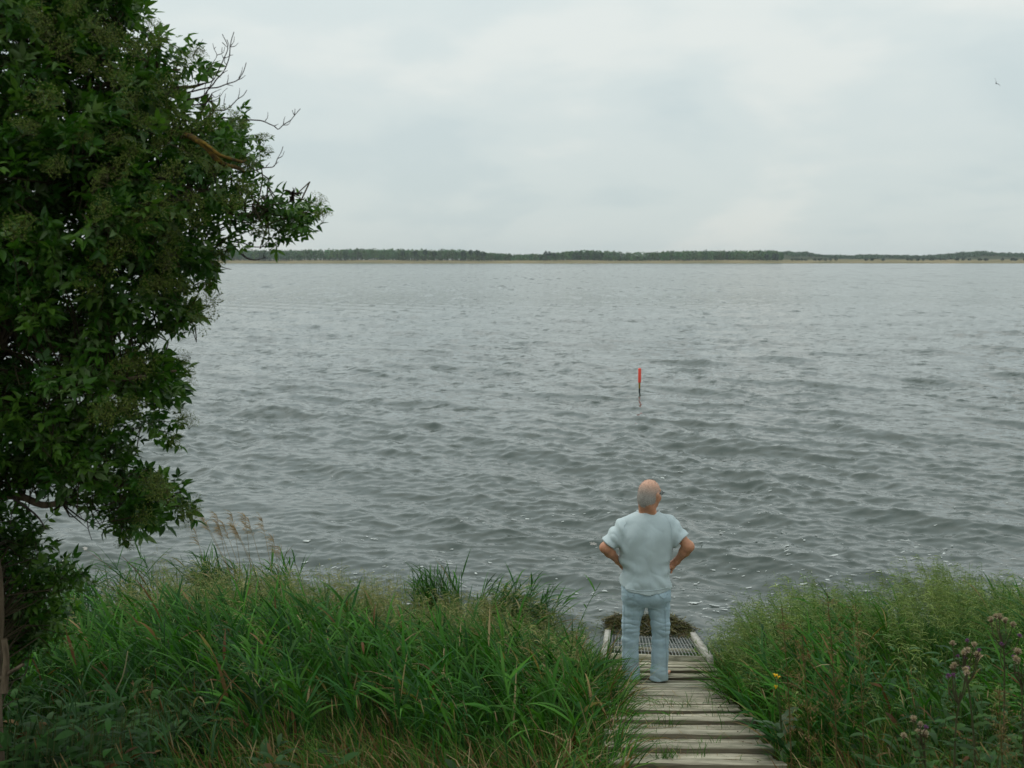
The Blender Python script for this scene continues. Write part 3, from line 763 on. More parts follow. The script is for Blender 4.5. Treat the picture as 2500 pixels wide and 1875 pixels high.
# neck and the trunk under the clothes
Bd.cone(hp(0, -0.02, -0.06), lp(1582, 1268, 0.01), 0.056, 0.066, 0.04)
Bd.cone(hp(-0.03, -0.055, -0.09), lp(1570, 1262, -0.02), 0.030, 0.040, 0.03)
Bd.cone(hp(0.03, -0.055, -0.09), lp(1596, 1262, -0.02), 0.030, 0.040, 0.03)
def lvl(py, l, r, b, cy=0.0):
    a, c = lp(l, py, cy), lp(r, py, cy); return (a[2], (a[0] + c[0]) / 2, cy, (c[0] - a[0]) / 2, b)
Bd.loft([lvl(1262, 1545, 1620, .06), lvl(1275, 1525, 1640, .09), lvl(1320, 1522, 1636, .115), lvl(1400, 1528, 1626, .12), lvl(1455, 1530, 1628, .11)], 0.04)
def arm(sgn, sh, el, wr_, hand):
    Bd.cone(sh, el, 0.052, 0.040, 0.03); Bd.ell(el, (0.041, 0.040, 0.040), None, 0.03)
    mid = el + (wr_ - el) * 0.32
    Bd.cone(el, mid, 0.039, 0.043, 0.03); Bd.cone(mid, wr_, 0.043, 0.027, 0.03)
    Bd.cone(wr_, hand, 0.031, 0.032, 0.02)
    inw = np.array([-sgn, 0, 0.0])
    # back of the hand lies on the hip, four fingers close forward round it, the thumb points back
    k = hand
    Bd.ell(k + np.array([0, 0.02, -0.010]), (0.026, 0.046, 0.040), None, 0.02)
    for i, (dz, ln) in enumerate([(0.026, 0.072), (0.006, 0.080), (-0.014, 0.074), (-0.033, 0.058)]):
        a0 = k + np.array([sgn * 0.004, 0.050 - 0.004 * i, dz - 0.010]); a1 = a0 + inw * ln * 0.25 + np.array([0, ln * 0.42, -0.008]); a2 = a1 + inw * ln * 0.42 + np.array([0, ln * 0.22, -0.008])
        Bd.cone(a0, a1, 0.0105, 0.0095, 0.006); Bd.cone(a1, a2, 0.0095, 0.0078, 0.004)
    t0 = k + np.array([inw[0] * 0.004, -0.012, -0.004])
    t1 = t0 + inw * 0.020 + np.array([0, -0.040, -0.006]); t2 = t1 + inw * 0.030 + np.array([0, -0.022, -0.004])
    Bd.cone(t0, t1, 0.016, 0.0125, 0.012); Bd.cone(t1, t2, 0.0125, 0.0095, 0.004)
    # a straightened forefinger that shows below
    f0 = k + np.array([0, 0.0, -0.034]); f1 = f0 + np.array([inw[0] * 0.010, -0.012, -0.034])
    Bd.cone(f0, f1, 0.011, 0.0085, 0.008)
arm(-1, lp(1527, 1288), lp(1478, 1337, -0.07), lp(1510, 1370, 0.05), lp(1519, 1376, 0.07))
arm(1, lp(1637, 1284), lp(1681, 1334, -0.07), lp(1652, 1370, 0.05), lp(1641, 1379, 0.07))
# legs (inside the jeans) and bare feet
HIPL, HIPR = lp(1549, 1455), lp(1606, 1455)
KNL, KNR = lp(1539, 1562, 0.02), lp(1612, 1562, 0.02)
ANL, ANR = np.array([-0.125, 0.02, 0.075]), np.array([0.095, 0.0, 0.075])
for h_, k_, a_ in ((HIPL, KNL, ANL), (HIPR, KNR, ANR)):
    Bd.cone(h_, k_, 0.078, 0.050, 0.03); Bd.cone(k_, a_, 0.052, 0.034, 0.03)
for a_, dx in ((ANL, -0.06), (ANR, 0.105)):
    heel = np.array([a_[0], a_[1] - 0.04, 0.028]); ball = np.array([a_[0] + dx * 0.75, a_[1] + 0.13, 0.022])
    Bd.cone(a_, heel, 0.034, 0.028, 0.02); Bd.cone(a_ - [0, 0, 0.02], ball, 0.034, 0.022, 0.03); Bd.cone(heel, ball, 0.026, 0.022, 0.03)
    d = norm(np.array([dx * 0.75, 0.17, 0])); sd_ = np.array([d[1], -d[0], 0]); s_ = np.sign(dx)
    for i in range(5):
        o_ = (i - 2) * 0.0155; r_ = (0.013, 0.010, 0.010, 0.009, 0.0085)[i if s_ < 0 else i]
        o_ = -o_ * s_
        t0 = ball + sd_ * o_ + np.array([0, 0, -0.006]); Bd.cone(t0, t0 + d * (0.055, 0.056, 0.05, 0.043, 0.035)[i], r_, r_ * 0.9, 0.006)
Bd.D[:, :, :7] = np.maximum(Bd.D[:, :, :7], 0.0 + 0.0056 * (6 - np.arange(7))[None, None, :] - 0.0001)
V, Q = Bd.mesh('body')
m_skin = mat('skin', rough=0.5, spec=0.35); g = NT(m_skin)
nn = g.noise(g.coord('Object', (1, 1, 1)), 26, 4)
ob = g.n('ShaderNodeTexCoord'); sz = g.n('ShaderNodeSeparateXYZ'); g.l(ob.outputs['Object'], sz.inputs[0])
tan = g.ramp(nn, [(0.3, (0.46, 0.205, 0.115)), (0.7, (0.60, 0.295, 0.18))])
pale = g.ramp(nn, [(0.3, (0.50, 0.29, 0.19)), (0.7, (0.60, 0.36, 0.25))])
g.l(g.mix(g.ramp(g.math('DIVIDE', sz.outputs['Z'], 2.0), [(0.80, 0.0), (0.86, 1.0)]), tan, pale), g.b.inputs['Base Color'])
g.b.inputs['Subsurface Weight'].default_value = 0.12; g.b.inputs['Subsurface Radius'].default_value = (0.012, 0.005, 0.003); g.b.inputs['Subsurface Scale'].default_value = 1.0
body = link('body', mesh_from('body', V, Q, True), m_skin, person)

# cropped hair: thin and sandy on the crown, grey round the back
Hf = Field(HC - 0.16, HC + 0.16, 0.0035)
def hcut(x, y, z):
    zc = np.interp(y, [-.12, -.06, -.03, -.012, .02, .05, .08, .10], [-.082, -.078, -.066, -.005, .006, .035, .075, .095])
    return (zc - z).astype(np.float32)
Hf.ell(hp(0, -0.012, 0.012), (0.0855, 0.1035, 0.1105), HR, 0.0)
Hf.ell(hp(0, -0.055, -0.055), (0.0700, 0.0570, 0.0660), HR, 0.04)
X, Y, Z = np.meshgrid(*[Hf.lo[k] + Hf.h * np.arange(Hf.n[k]) for k in range(3)], indexing='ij')
q = np.stack([X, Y, Z], -1) - HC; ql = q @ HR
zc = np.interp(ql[..., 1], [-.12, -.06, -.03, -.012, .02, .05, .08, .10], [-.112, -.108, -.098, -.010, .006, .035, .075, .095])
Hf.D = np.maximum(Hf.D, (zc - ql[..., 2]) * 0.8).astype(np.float32)
Hf.D += (0.0016 * np.sin(420 * ql[..., 0] + 5 * np.sin(60 * ql[..., 2])) * np.sin(300 * ql[..., 2] + 4 * np.sin(70 * ql[..., 0]))).astype(np.float32)
V, Q = Hf.mesh('hair', 1)
ql = (V - HC) @ HR
crown = sstep(-0.055, 0.105, ql[:, 2] + 0.30 * ql[:, 1])[:, None]
rr = np.random.default_rng(2).uniform(0.7, 1.3, (len(V), 1))
hc_ = ((1 - crown) * np.array([0.36, 0.33, 0.30]) + crown * np.array([0.68, 0.42, 0.31])) * rr
m_hair = mat('hair', rough=0.7, spec=0.25); g = NT(m_hair)
at_ = g.n('ShaderNodeAttribute', attribute_name='Col'); nz = g.noise(g.coord('Object', (1, 1, 1)), 260, 3)
g.l(g.mix(1.0, at_.outputs['Color'], g.ramp(nz, [(0.3, 0.62), (0.7, 1.25)]), 'MULTIPLY'), g.b.inputs['Base Color'])
g.l(g.bump(nz, 0.7, 0.004), g.b.inputs['Normal'])
link('hair', mesh_from('hair', V, Q, True, hc_), m_hair, person)
# the cut ends of the hair
hr_ = np.random.default_rng(4); k_ = hr_.integers(0, len(V), 5200); nv = norm(V[k_] - HC)
dn = norm(nv * 0.75 + np.array([0, 0, -0.55]) + hr_.normal(0, 0.25, (5200, 3))); Lh = hr_.uniform(0.004, 0.010, (5200, 1))
Pn = np.stack([V[k_] - nv * 0.001, V[k_] + dn * Lh * 0.6, V[k_] + dn * Lh], 1)
Vh_, Qh_ = ribbons(Pn, np.array([[0.0007, 0.0006, 0.0002]]) * np.ones((5200, 1)), norm(hr_.normal(size=(5200, 3))))
ch_ = np.repeat(hc_[k_] * hr_.uniform(0.8, 1.7, (5200, 1)), 6, 0)
tag(link('hair_ends', mesh_from('hair_ends', Vh_, Qh_, False, ch_), m_hair, person.children[-1]), kind='stuff')
# glasses
gb = Bag()
def tb(pts, r, n=6):
    t, f = tubes(np.array([pts]), np.full((1, len(pts)), r), n); gb.add(t, f)
for sx in (-1, 1):
    tb([hp(0.092 * sx, -0.012, 0.006), hp(0.088 * sx, 0.02, 0.016), hp(0.078 * sx, 0.104, 0.016)], 0.0042)
    a = np.linspace(0, 2 * pi, 17); tb([hp((0.036 + 0.026 * cos(t)) * sx, 0.108, 0.006 + 0.019 * sin(t)) for t in a], 0.0030)
    tb([hp(0.060 * sx, 0.108, 0.014), hp(0.079 * sx, 0.104, 0.016)], 0.0028)
tb([hp(-0.011, 0.112, 0.010), hp(0.011, 0.112, 0.010)], 0.002)
m_frame = mat('glasses_frame', (0.012, 0.012, 0.014), 0.35, 0.5)
gl = link('glasses', gb.mesh('glasses', True), m_frame, person)
lb = Bag()
for sx in (-1, 1):
    a = np.arange(16) * 2 * pi / 16
    V = np.array([hp((0.036 + 0.025 * cos(t)) * sx, 0.1085, 0.006 + 0.018 * sin(t)) for t in a]); lb.add(np.r_[V, V + (HR @ np.array([0, .0015, 0]))], [np.arange(16)[None, :], np.arange(31, 15, -1)[None, :]])
m_lens = mat('lens', (0.9, 0.95, 0.95), 0.02); NT(m_lens).b.inputs['Transmission Weight'].default_value = 0.97; NT(m_lens).b.inputs['IOR'].default_value = 1.1
lbm = mesh_from('lens', np.concatenate(lb.V), [f for f in lb.F])
link('lens', lbm, m_lens, gl)

kr = np.random.default_rng(9)
KW = [(kr.normal(0, 1, 3) * np.array([16, 16, 38]), kr.uniform(0, 6.28)) for _ in range(14)]
def crumple(X, Y, Z):
    f = 0
    for k, p in KW: f = f + np.sin(k[0] * X + k[1] * Y + k[2] * Z + p)
    return f / 3.7
# t-shirt
Ts = Field((-0.46, -0.26, 0.72), (0.46, 0.26, 1.62), 0.0056)
Ts.loft([lvl(1247, 1562, 1606, .068, .0), lvl(1253, 1544, 1618, .080, .0), lvl(1262, 1526, 1636, .100), lvl(1276, 1512, 1648, .122), lvl(1300, 1506, 1650, .140, -.008), lvl(1330, 1509, 1643, .146, -.008),
         lvl(1360, 1514, 1636, .146, -.004), lvl(1385, 1515, 1634, .150, 0), lvl(1412, 1511, 1637, .158, 0), lvl(1441, 1508, 1641, .164, 0)], 0.02, 2.35)
def sleeve(a, b, ra, rb):
    d = norm(b - a); S2 = Field(Ts.lo, Ts.lo + (Ts.n - 1) * Ts.h, Ts.h)
    S2.D[:] = 0.2; S2.cone(a, b + d * 0.05, ra, rb + (rb - ra) * 0.2, 0)
    X = (Ts.lo[0] + Ts.h * np.arange(Ts.n[0]))[:, None, None]; Y = (Ts.lo[1] + Ts.h * np.arange(Ts.n[1]))[None, :, None]; Z = (Ts.lo[2] + Ts.h * np.arange(Ts.n[2]))[None, None, :]
    pl = (X - b[0]) * d[0] + (Y - b[1]) * d[1] + (Z - b[2]) * d[2]
    inner = np.linalg.norm
    D = np.maximum(S2.D[:Ts.n[0], :Ts.n[1], :Ts.n[2]], pl).astype(np.float32)
    # hollow the sleeve at its opening so that the hem is an edge
    t = (X - a[0]) * d[0] + (Y - a[1]) * d[1] + (Z - a[2]) * d[2]; L_ = np.linalg.norm(b - a)
    rad = np.sqrt(np.maximum((X - a[0]) ** 2 + (Y - a[1]) ** 2 + (Z - a[2]) ** 2 - t ** 2, 0))
    hole = np.maximum(rad - (rb - 0.015), L_ - 0.022 - t)
    A = Ts.D; k = 0.030; h = np.maximum(k - np.abs(A - D), 0) / k
    Ts.D = (np.minimum(A, D) - h * h * k * 0.25).astype(np.float32)
sleeve(lp(1531, 1287, .0), lp(1485, 1331, -.055), 0.084, 0.073)
sleeve(lp(1630, 1282, .0), lp(1666, 1318, -.055), 0.084, 0.076)
# open hem and neck
zh = lvl(1441, 1508, 1641, .1)[0]; zn = lvl(1247, 1562, 1606, .1)[0]
HL = Field(Ts.lo, Ts.lo + (Ts.n - 1) * Ts.h, Ts.h)
HL.loft([(zh - 0.02, lvl(1441, 1512, 1638, .1)[1], 0, .195, .128), (zh + 0.03, lvl(1441, 1512, 1638, .1)[1], 0, .185, .120), (zh + 0.06, lvl(1441, 1512, 1638, .1)[1], 0, .10, .06)], 0)
Ts.D = np.maximum(Ts.D, -HL.D[:Ts.n[0], :Ts.n[1], :Ts.n[2]])
NK = Field(Ts.lo, Ts.lo + (Ts.n - 1) * Ts.h, Ts.h)
cn = lvl(1247, 1560, 1606, .1)[1]
NK.ell((cn, 0.035, zn + 0.015), (0.085, 0.115, 0.050), None, 0)
Ts.D = np.maximum(Ts.D, -NK.D[:Ts.n[0], :Ts.n[1], :Ts.n[2]])
z0 = zh
def shirt_folds(X, Y, Z):
    h = Z - z0; cx = X - 0.0
    f = 0.0045 * np.sin(34 * X + 5 * np.sin(3.2 * h + 1) + 1.0) * sstep(0.70, 0.45, h) * (0.4 + 0.6 * sstep(0.05, 0.3, h))
    f += 0.0038 * np.sin(27 * X - 9 * h + 2) * np.sin(6 * h + 0.6)
    diag = np.sin(60 * (h * 0.75 + 0.55 * np.abs(cx) + 0.05 * np.sin(9 * X))) * sstep(0.0, 0.08, h) * sstep(0.30, 0.12, h)
    f += 0.0030 * diag
    f += 0.0035 * np.sin(48 * h + 3 * np.sin(7 * X + 1)) * sstep(0.12, 0.20, h) * sstep(0.34, 0.24, h) * sstep(0.03, 0.16, np.abs(cx))
    f += 0.0040 * np.sin(55 * (np.abs(cx) - 0.7 * h) + 1) * sstep(0.17, 0.26, np.abs(cx)) * sstep(0.2, 0.35, h)
    f -= 0.008 * np.exp(-((cx - 0.0) / 0.035) ** 2) * sstep(0.2, 0.35, h) * sstep(0.62, 0.5, h)
    f += 0.012 * np.exp(-((h - 0.17) / 0.06) ** 2) * sstep(0.12, 0.2, np.abs(cx))
    n2 = crumple((X + Y) * 1.1, (Y - X) * 0.9, Z * 0.55 + 0.2 * X)
    rid = 1 - 2 * np.abs(np.tanh(n2 * 1.3))
    arm_ = sstep(0.14, 0.24, np.abs(cx)) * sstep(0.25, 0.40, h); low = sstep(0.30, 0.08, h)
    return 1.3 * f + rid * (0.0010 + 0.0036 * arm_ + 0.0030 * low)
_x = (Ts.lo[0] + Ts.h * np.arange(Ts.n[0]))[:, None, None]; _z = (Ts.lo[2] + Ts.h * np.arange(Ts.n[2]))[None, None, :]
_y = (Ts.lo[1] + Ts.h * np.arange(Ts.n[1]))[None, :, None]
Ts.D = np.maximum(Ts.D, (z0 + 0.004 + 0.045 * (np.abs(_x) / 0.21) ** 2.2 - _z) * 0.9 + 0 * _y).astype(np.float32)      # the hem is cut round
Ts.wrinkle(shirt_folds)
V, Q = Ts.mesh('tshirt', 1)
m_shirt = mat('tshirt_cotton', rough=0.9, spec=0.15); g = NT(m_shirt)
nb = g.noise(g.coord('Object', (1, 1, 0.6)), 5.0, 5, 0.6); nf = g.noise(g.coord('Object', (1, 1, 1)), 240, 2)
g.l(g.ramp(nb, [(0.3, (0.44, 0.515, 0.535)), (0.7, (0.52, 0.595, 0.61))]), g.b.inputs['Base Color'])
nw = g.noise(g.coord('Object', (1.0, 1.0, 0.55)), 14.0, 4, 0.55, 0.8)
g.l(g.bump(nw, 0.35, 0.010), g.b.inputs['Normal'])
shirt = link('tshirt', mesh_from('tshirt', V, Q, True), m_shirt, person)
# ribbed neck band and stitched hem
ab = np.linspace(0, 2 * pi, 33)
zb = lvl(1251, 1556, 1610, .1)
def ring(fn, r, name, n=6):
    pts = np.array([fn(a) for a in ab]); t, f = tubes(pts[None], np.full((1, len(pts)), r), n)
    link(name, mesh_from(name, t, f, True), m_shirt, shirt)
ring(lambda a: (zb[1] + 0.092 * cos(a), 0.02 + 0.088 * sin(a), zb[0] - 0.002 + 0.012 * cos(a) ** 2 - 0.02 * max(sin(a), 0)), 0.008, 'neck_band')

# jeans
Jn = Field((-0.36, -0.24, 0.0), (0.36, 0.28, 1.02), 0.0056)
Jn.loft([lvl(1418, 1519, 1632, .128), lvl(1436, 1518, 1635, .135), lvl(1452, 1519, 1636, .138), lvl(1462, 1521, 1635, .130), lvl(1476, 1532, 1624, .095)], 0.02, 2.3)
for c in (1550, 1605): Jn.ell(lp(c, 1448, -0.048), (0.080, 0.082, 0.090), None, 0.07)
def leg(cols, sgn):
    for (p0, x0, r0, d0), (p1, x1, r1, d1) in zip(cols[:-1], cols[1:]):
        Jn.cone(lp(x0, p0, d0), lp(x1, p1, d1), r0, r1, 0.035 if p0 < 1480 else 0.014)
leg([(1462, 1549.0, .100, 0.0), (1485, 1546.5, .092, 0.005), (1520, 1541.5, .078, 0.01), (1562, 1538.5, .070, 0.015), (1600, 1539, .070, 0.01), (1640, 1540.5, .074, 0.01), (1668, 1541, .076, 0.01)], -1)
leg([(1462, 1606.0, .100, 0.0), (1485, 1609.0, .092, 0.0), (1520, 1612, .080, 0.0), (1562, 1612.5, .073, 0.005), (1600, 1611, .072, -0.005), (1640, 1609.5, .075, -0.012), (1668, 1608.5, .077, -0.012)], 1)
zz_ = (Jn.lo[2] + Jn.h * np.arange(Jn.n[2]))[None, None, :]; XX_ = (Jn.lo[0] + Jn.h * np.arange(Jn.n[0]))[:, None, None]
Jn.D = np.maximum(Jn.D, np.where(XX_ < -0.015, 0.030, 0.016) - zz_).astype(np.float32)
def jean_folds(X, Y, Z):
    k = np.exp(-((Z - 0.47) / 0.13) ** 2); b = sstep(0.22, 0.06, Z); th = sstep(0.55, 0.75, Z) * sstep(0.95, 0.85, Z)
    n = crumple(X, Y, Z); n2 = crumple(Y + 0.3, X * 1.4, Z * 1.3 + 0.2)
    rid = 1 - 2 * np.abs(np.tanh(n2 * 1.5))
    return (0.0028 * n + 0.0032 * rid) * (0.25 + 0.9 * k + 0.8 * b + 0.35 * th)
Jn.wrinkle(jean_folds)
V, Q = Jn.mesh('jeans', 1)
m_denim = mat('light_denim', rough=0.85, spec=0.15); g = NT(m_denim)
nb = g.noise(g.coord('Object', (1, 1, 0.45)), 9.0, 6, 0.65); nf = g.noise(g.coord('Object', (3, 3, 1)), 150, 3); nw = g.noise(g.coord('Object', (1, 1, 1)), 17, 4, 0.6, 0.7)
cc = g.ramp(nb, [(0.32, (0.34, 0.455, 0.525)), (0.68, (0.45, 0.57, 0.635))])
g.l(g.mix(1.0, cc, g.ramp(nf, [(0.3, 0.92), (0.7, 1.06)]), 'MULTIPLY'), g.b.inputs['Base Color'])
g.l(g.bump(nw, 0.40, 0.010), g.b.inputs['Normal'])
jeans = link('jeans', mesh_from('jeans', V, Q, True), m_denim, person)
# back pockets, raised patches with a slanted lower edge; out-seams
m_den2 = mat('denim_seam', (0.36, 0.45, 0.49), 0.85, 0.15)
from mathutils.bvhtree import BVHTree
def surf(V, Q): return BVHTree.FromPolygons([tuple(v) for v in V], [tuple(int(i) for i in q) for q in Q])
bv = surf(V, Q)
def on_back(px, py, lift=0.003):
    p = lp(px, py, -0.6); d = np.array([p[0] + PO[0], p[1] + PO[1], p[2] + PO[2] - EYE]); d = d / np.linalg.norm(d)
    h = bv.ray_cast(Vector(p), Vector(d))
    if h[0] is None: return None
    return np.array(h[0]) + np.array(h[1]) * lift
def seam(pts, r, name, parent=None):
    P = [on_back(x, y) for x, y in pts]; P = [p for p in P if p is not None]
    if len(P) < 3: return
    P = resample(P, max(len(P) * 2, 6)); t, f = tubes(P[None], np.full((1, len(P)), r), 5)
    link(name, mesh_from(name, t, f, True), m_den2, jeans)
seam([(1531, 1446), (1533, 1452), (1537, 1459), (1546, 1455), (1549, 1449)], 0.0022, 'pocket')
seam([(1606, 1449), (1612, 1456), (1621, 1461), (1627, 1456), (1630, 1448)], 0.0022, 'pocket')
seam([(1577, y) for y in range(1444, 1460, 4)], 0.003, 'seat_seam')
seam([(1623 + (y - 1480) * 0.028, y) for y in range(1480, 1650, 12)], 0.0022, 'leg_seam')
seam([(1524 - (y - 1480) * 0.01, y) for y in range(1480, 1650, 12)], 0.0022, 'leg_seam')

bvS = surf(np.array([v.co[:] for v in shirt.data.vertices]), [p.vertices[:] for p in shirt.data.polygons])
def shirt_seam(pts, r, name):
    P = []
    for x, y in pts:
        p = lp(x, y, -0.6); d = np.array([p[0] + PO[0], p[1] + PO[1], p[2] + PO[2] - EYE]); d = d / np.linalg.norm(d)
        h = bvS.ray_cast(Vector(p), Vector(d))
        if h[0] is not None: P.append(np.array(h[0]) + np.array(h[1]) * 0.0006)
    if len(P) < 4: return
    P = resample(P, len(P) * 2); t, f = tubes(P[None], np.full((1, len(P)), r), 5)
    link(name, mesh_from(name, t, f, True), m_shirt, shirt)
shirt_seam([(x, 1442.5 - 9.5 * (abs(x - 1574) / 59) ** 2.2) for x in range(1516, 1634, 5)], 0.0032, 'hem_seam')
shirt_seam([(1537, 1262), (1530, 1274), (1524, 1287), (1521, 1300), (1519, 1312), (1518, 1322)], 0.0026, 'armhole_seam')
shirt_seam([(1625, 1260), (1633, 1271), (1638, 1284), (1640, 1297), (1641, 1308), (1641, 1316)], 0.0026, 'armhole_seam')
# ------------------------------------------------------------------ bank vegetation
vr = np.random.default_rng(101)
GREEN = np.array([[0.040, 0.125, 0.012], [0.024, 0.088, 0.010], [0.054, 0.140, 0.014], [0.020, 0.074, 0.018], [0.075, 0.150, 0.026]])
DRY = np.array([[0.22, 0.15, 0.065], [0.15, 0.088, 0.032], [0.11, 0.050, 0.018], [0.32, 0.24, 0.13]])
def roots(n, x0, x1, y0, y1, accept=None, edge=0.50, zmin=-0.02, edge_l=None):
    out_ = []
    got = 0
    while got < n:
        X = vr.uniform(x0, x1, n * 2); Y = vr.uniform(y0, y1, n * 2)
        k = (ground_z(X, Y) > zmin)
        d = X - bw_x(Y); k &= (d > edge) | (d < -(edge_l if edge_l is not None else edge))
        k &= np.abs(X) < 0.50 * Y + 1.2
        if accept is not None: k &= vr.random(n * 2) < accept(X, Y)
        P = np.stack([X[k], Y[k], ground_z(X[k], Y[k])], -1); out_.append(P); got += len(P)
        if len(P) == 0: break
    return np.concatenate(out_)[:n]
def wind_az(n, spread=1.0): return radians(172) + vr.vonmises(0, 2.4 / spread, n)
def patch(X, Y, f, s=0.0):
    return 0.5 + 0.25 * np.sin(f * X + 1.3 + s) * np.sin(f * 1.3 * Y + 0.7 * s) + 0.25 * np.sin(f * 2.1 * X - f * 0.8 * Y + 2 + s)
def pick(pal, n, p=None): return pal[vr.choice(len(pal), n, p=p)] * vr.uniform(0.7, 1.3, (n, 1))
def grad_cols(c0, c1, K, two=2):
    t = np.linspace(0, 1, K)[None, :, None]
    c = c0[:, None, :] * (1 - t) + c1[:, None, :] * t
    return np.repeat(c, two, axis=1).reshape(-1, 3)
def sides(az, jitter):
    a = az + pi / 2 + vr.normal(0, jitter, len(az)); return np.stack([np.cos(a), np.sin(a), vr.normal(0, 0.25, len(az))], -1)
def blades(bag, P0, h, hw, th0, th1, az, c0, c1, K=5, jit=0.8, power=1.3):
    N = len(P0); P = curve(N, h, th0, th1, az, K, power) + P0[:, None, :]
    t = np.linspace(0, 1, K)[None, :]
    W = hw[:, None] * np.clip(0.55 + 1.6 * t, 0, 1) * np.clip((1 - t) * 2.2 + 0.04, 0, 1)
    V, Q = ribbons(P, W, norm(sides(az, jit))); bag.add(V, Q, grad_cols(c0, c1, K)); return P

# 1. fine meadow grass everywhere on the bank
def dryness(X, Y):
    left = sstep(7.4, 6.0, Y) * (X < bw_x(Y)) * sstep(-4.5, -1.5, X)
    right = sstep(7.2, 5.8, Y) * (X > bw_x(Y)) * (1 - 0.5 * sstep(0.8, 2.2, X - bw_x(Y)))
    return np.clip(0.07 + 0.30 * (left + right) * (0.4 + 0.9 * patch(X, Y, 1.7)), 0, 0.85)
gb = Bag()
N = 54000
P0 = roots(N, -6.6, 7.2, 3.6, 12.6, None, 0.47, edge_l=0.40); N = len(P0)
X, Y = P0[:, 0], P0[:, 1]
dr = vr.random(N) < dryness(X, Y)
h = vr.uniform(0.20, 0.47, N) * (0.75 + 0.5 * patch(X, Y, 1.3)) * (1 - 0.35 * sstep(0.9, 0.5, np.abs(X - bw_x(Y))))
h *= np.where(Y < 6.0, 0.8, 1.0)
c = np.where(dr[:, None], pick(DRY, N, [.32, .33, .25, .10]), pick(GREEN, N))
tip = np.where((vr.random(N) < 0.14)[:, None], c * 0.6 + 0.4 * np.array([0.26, 0.22, 0.09]), c * 1.1)
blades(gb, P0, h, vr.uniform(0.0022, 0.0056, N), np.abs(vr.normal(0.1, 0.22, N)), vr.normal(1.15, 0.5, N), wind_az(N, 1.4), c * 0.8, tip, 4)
# longer soft tussocks leaning over the edges of the walk
N = 2900
side = vr.random(N) < 0.70
Yt = np.where(side, vr.uniform(5.8, 10.2, N), vr.uniform(8.3, 10.6, N)); Xt = bw_x(Yt) + np.where(side, -vr.uniform(0.42, 0.95, N), vr.uniform(0.48, 0.80, N))
P0 = np.stack([Xt, Yt, ground_z(Xt, Yt)], -1)
c = pick(GREEN, N); dr = vr.random(N) < 0.18; c[dr] = pick(DRY, dr.sum())
az = np.where(side, vr.normal(-0.3, 1.1, N), radians(180) + vr.normal(0, 1.0, N))
hh = vr.uniform(0.35, 0.72, N) * np.where(side & (Yt < 7.6), 0.75, 1.0) * np.where(~side, 0.8, 1.0)
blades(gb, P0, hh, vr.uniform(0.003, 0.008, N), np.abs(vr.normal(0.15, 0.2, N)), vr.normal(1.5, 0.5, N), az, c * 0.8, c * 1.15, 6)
# grass coming up between the boards and cut bits lying on them
spots = [(1408 + .2486 * x, zy(y), n) for x, y, n in [(840, 1000, 10), (905, 1000, 10), (970, 990, 6), (1110, 1000, 8), (1165, 1000, 10), (1330, 970, 6), (990, 1090, 10), (1390, 1090, 14), (1380, 1370, 9), (780, 1380, 9), (930, 1380, 4), (920, 1540, 40), (890, 1560, 30), (1270, 1490, 14), (830, 1200, 24), (960, 1200, 16), (1540, 1230, 6), (600, 1550, 20)]]
for px, py, n in spots:
    p = py_to_walk(py); p = at_z(px - 8, py, p[2] - 0.01)
    P0 = p + np.stack([vr.normal(0, 0.03, n), vr.normal(0, 0.012, n), np.zeros(n)], -1)
    c = pick(GREEN[:3], n) * 0.9
    blades(gb, P0, vr.uniform(0.07, 0.19, n), vr.uniform(0.001, 0.0024, n), vr.uniform(0, 0.5, n), vr.uniform(0.5, 1.6, n), vr.uniform(0, 2 * pi, n), c, c * 1.2)
n = 420
pyv = vr.uniform(1700, 1885, n); cc_ = np.array([py_to_walk(v) for v in pyv]); P0 = cc_ + np.stack([vr.normal(-0.12, 0.27, n).clip(-0.5, 0.46), np.zeros(n), np.full(n, 0.006)], -1)
c = np.where((vr.random(n) < 0.6)[:, None], pick(DRY, n), pick(GREEN, n))
blades(gb, P0, vr.uniform(0.04, 0.22, n), vr.uniform(0.001, 0.0022, n), np.full(n, 1.35), vr.normal(1.62, 0.06, n), vr.uniform(0, 2 * pi, n), c, c)
tag(link('grass', gb.mesh('grass'), M_GRASS), 'long wild grass covering the bank on both sides of the boardwalk, dry at the front', 'grass', kind='stuff')

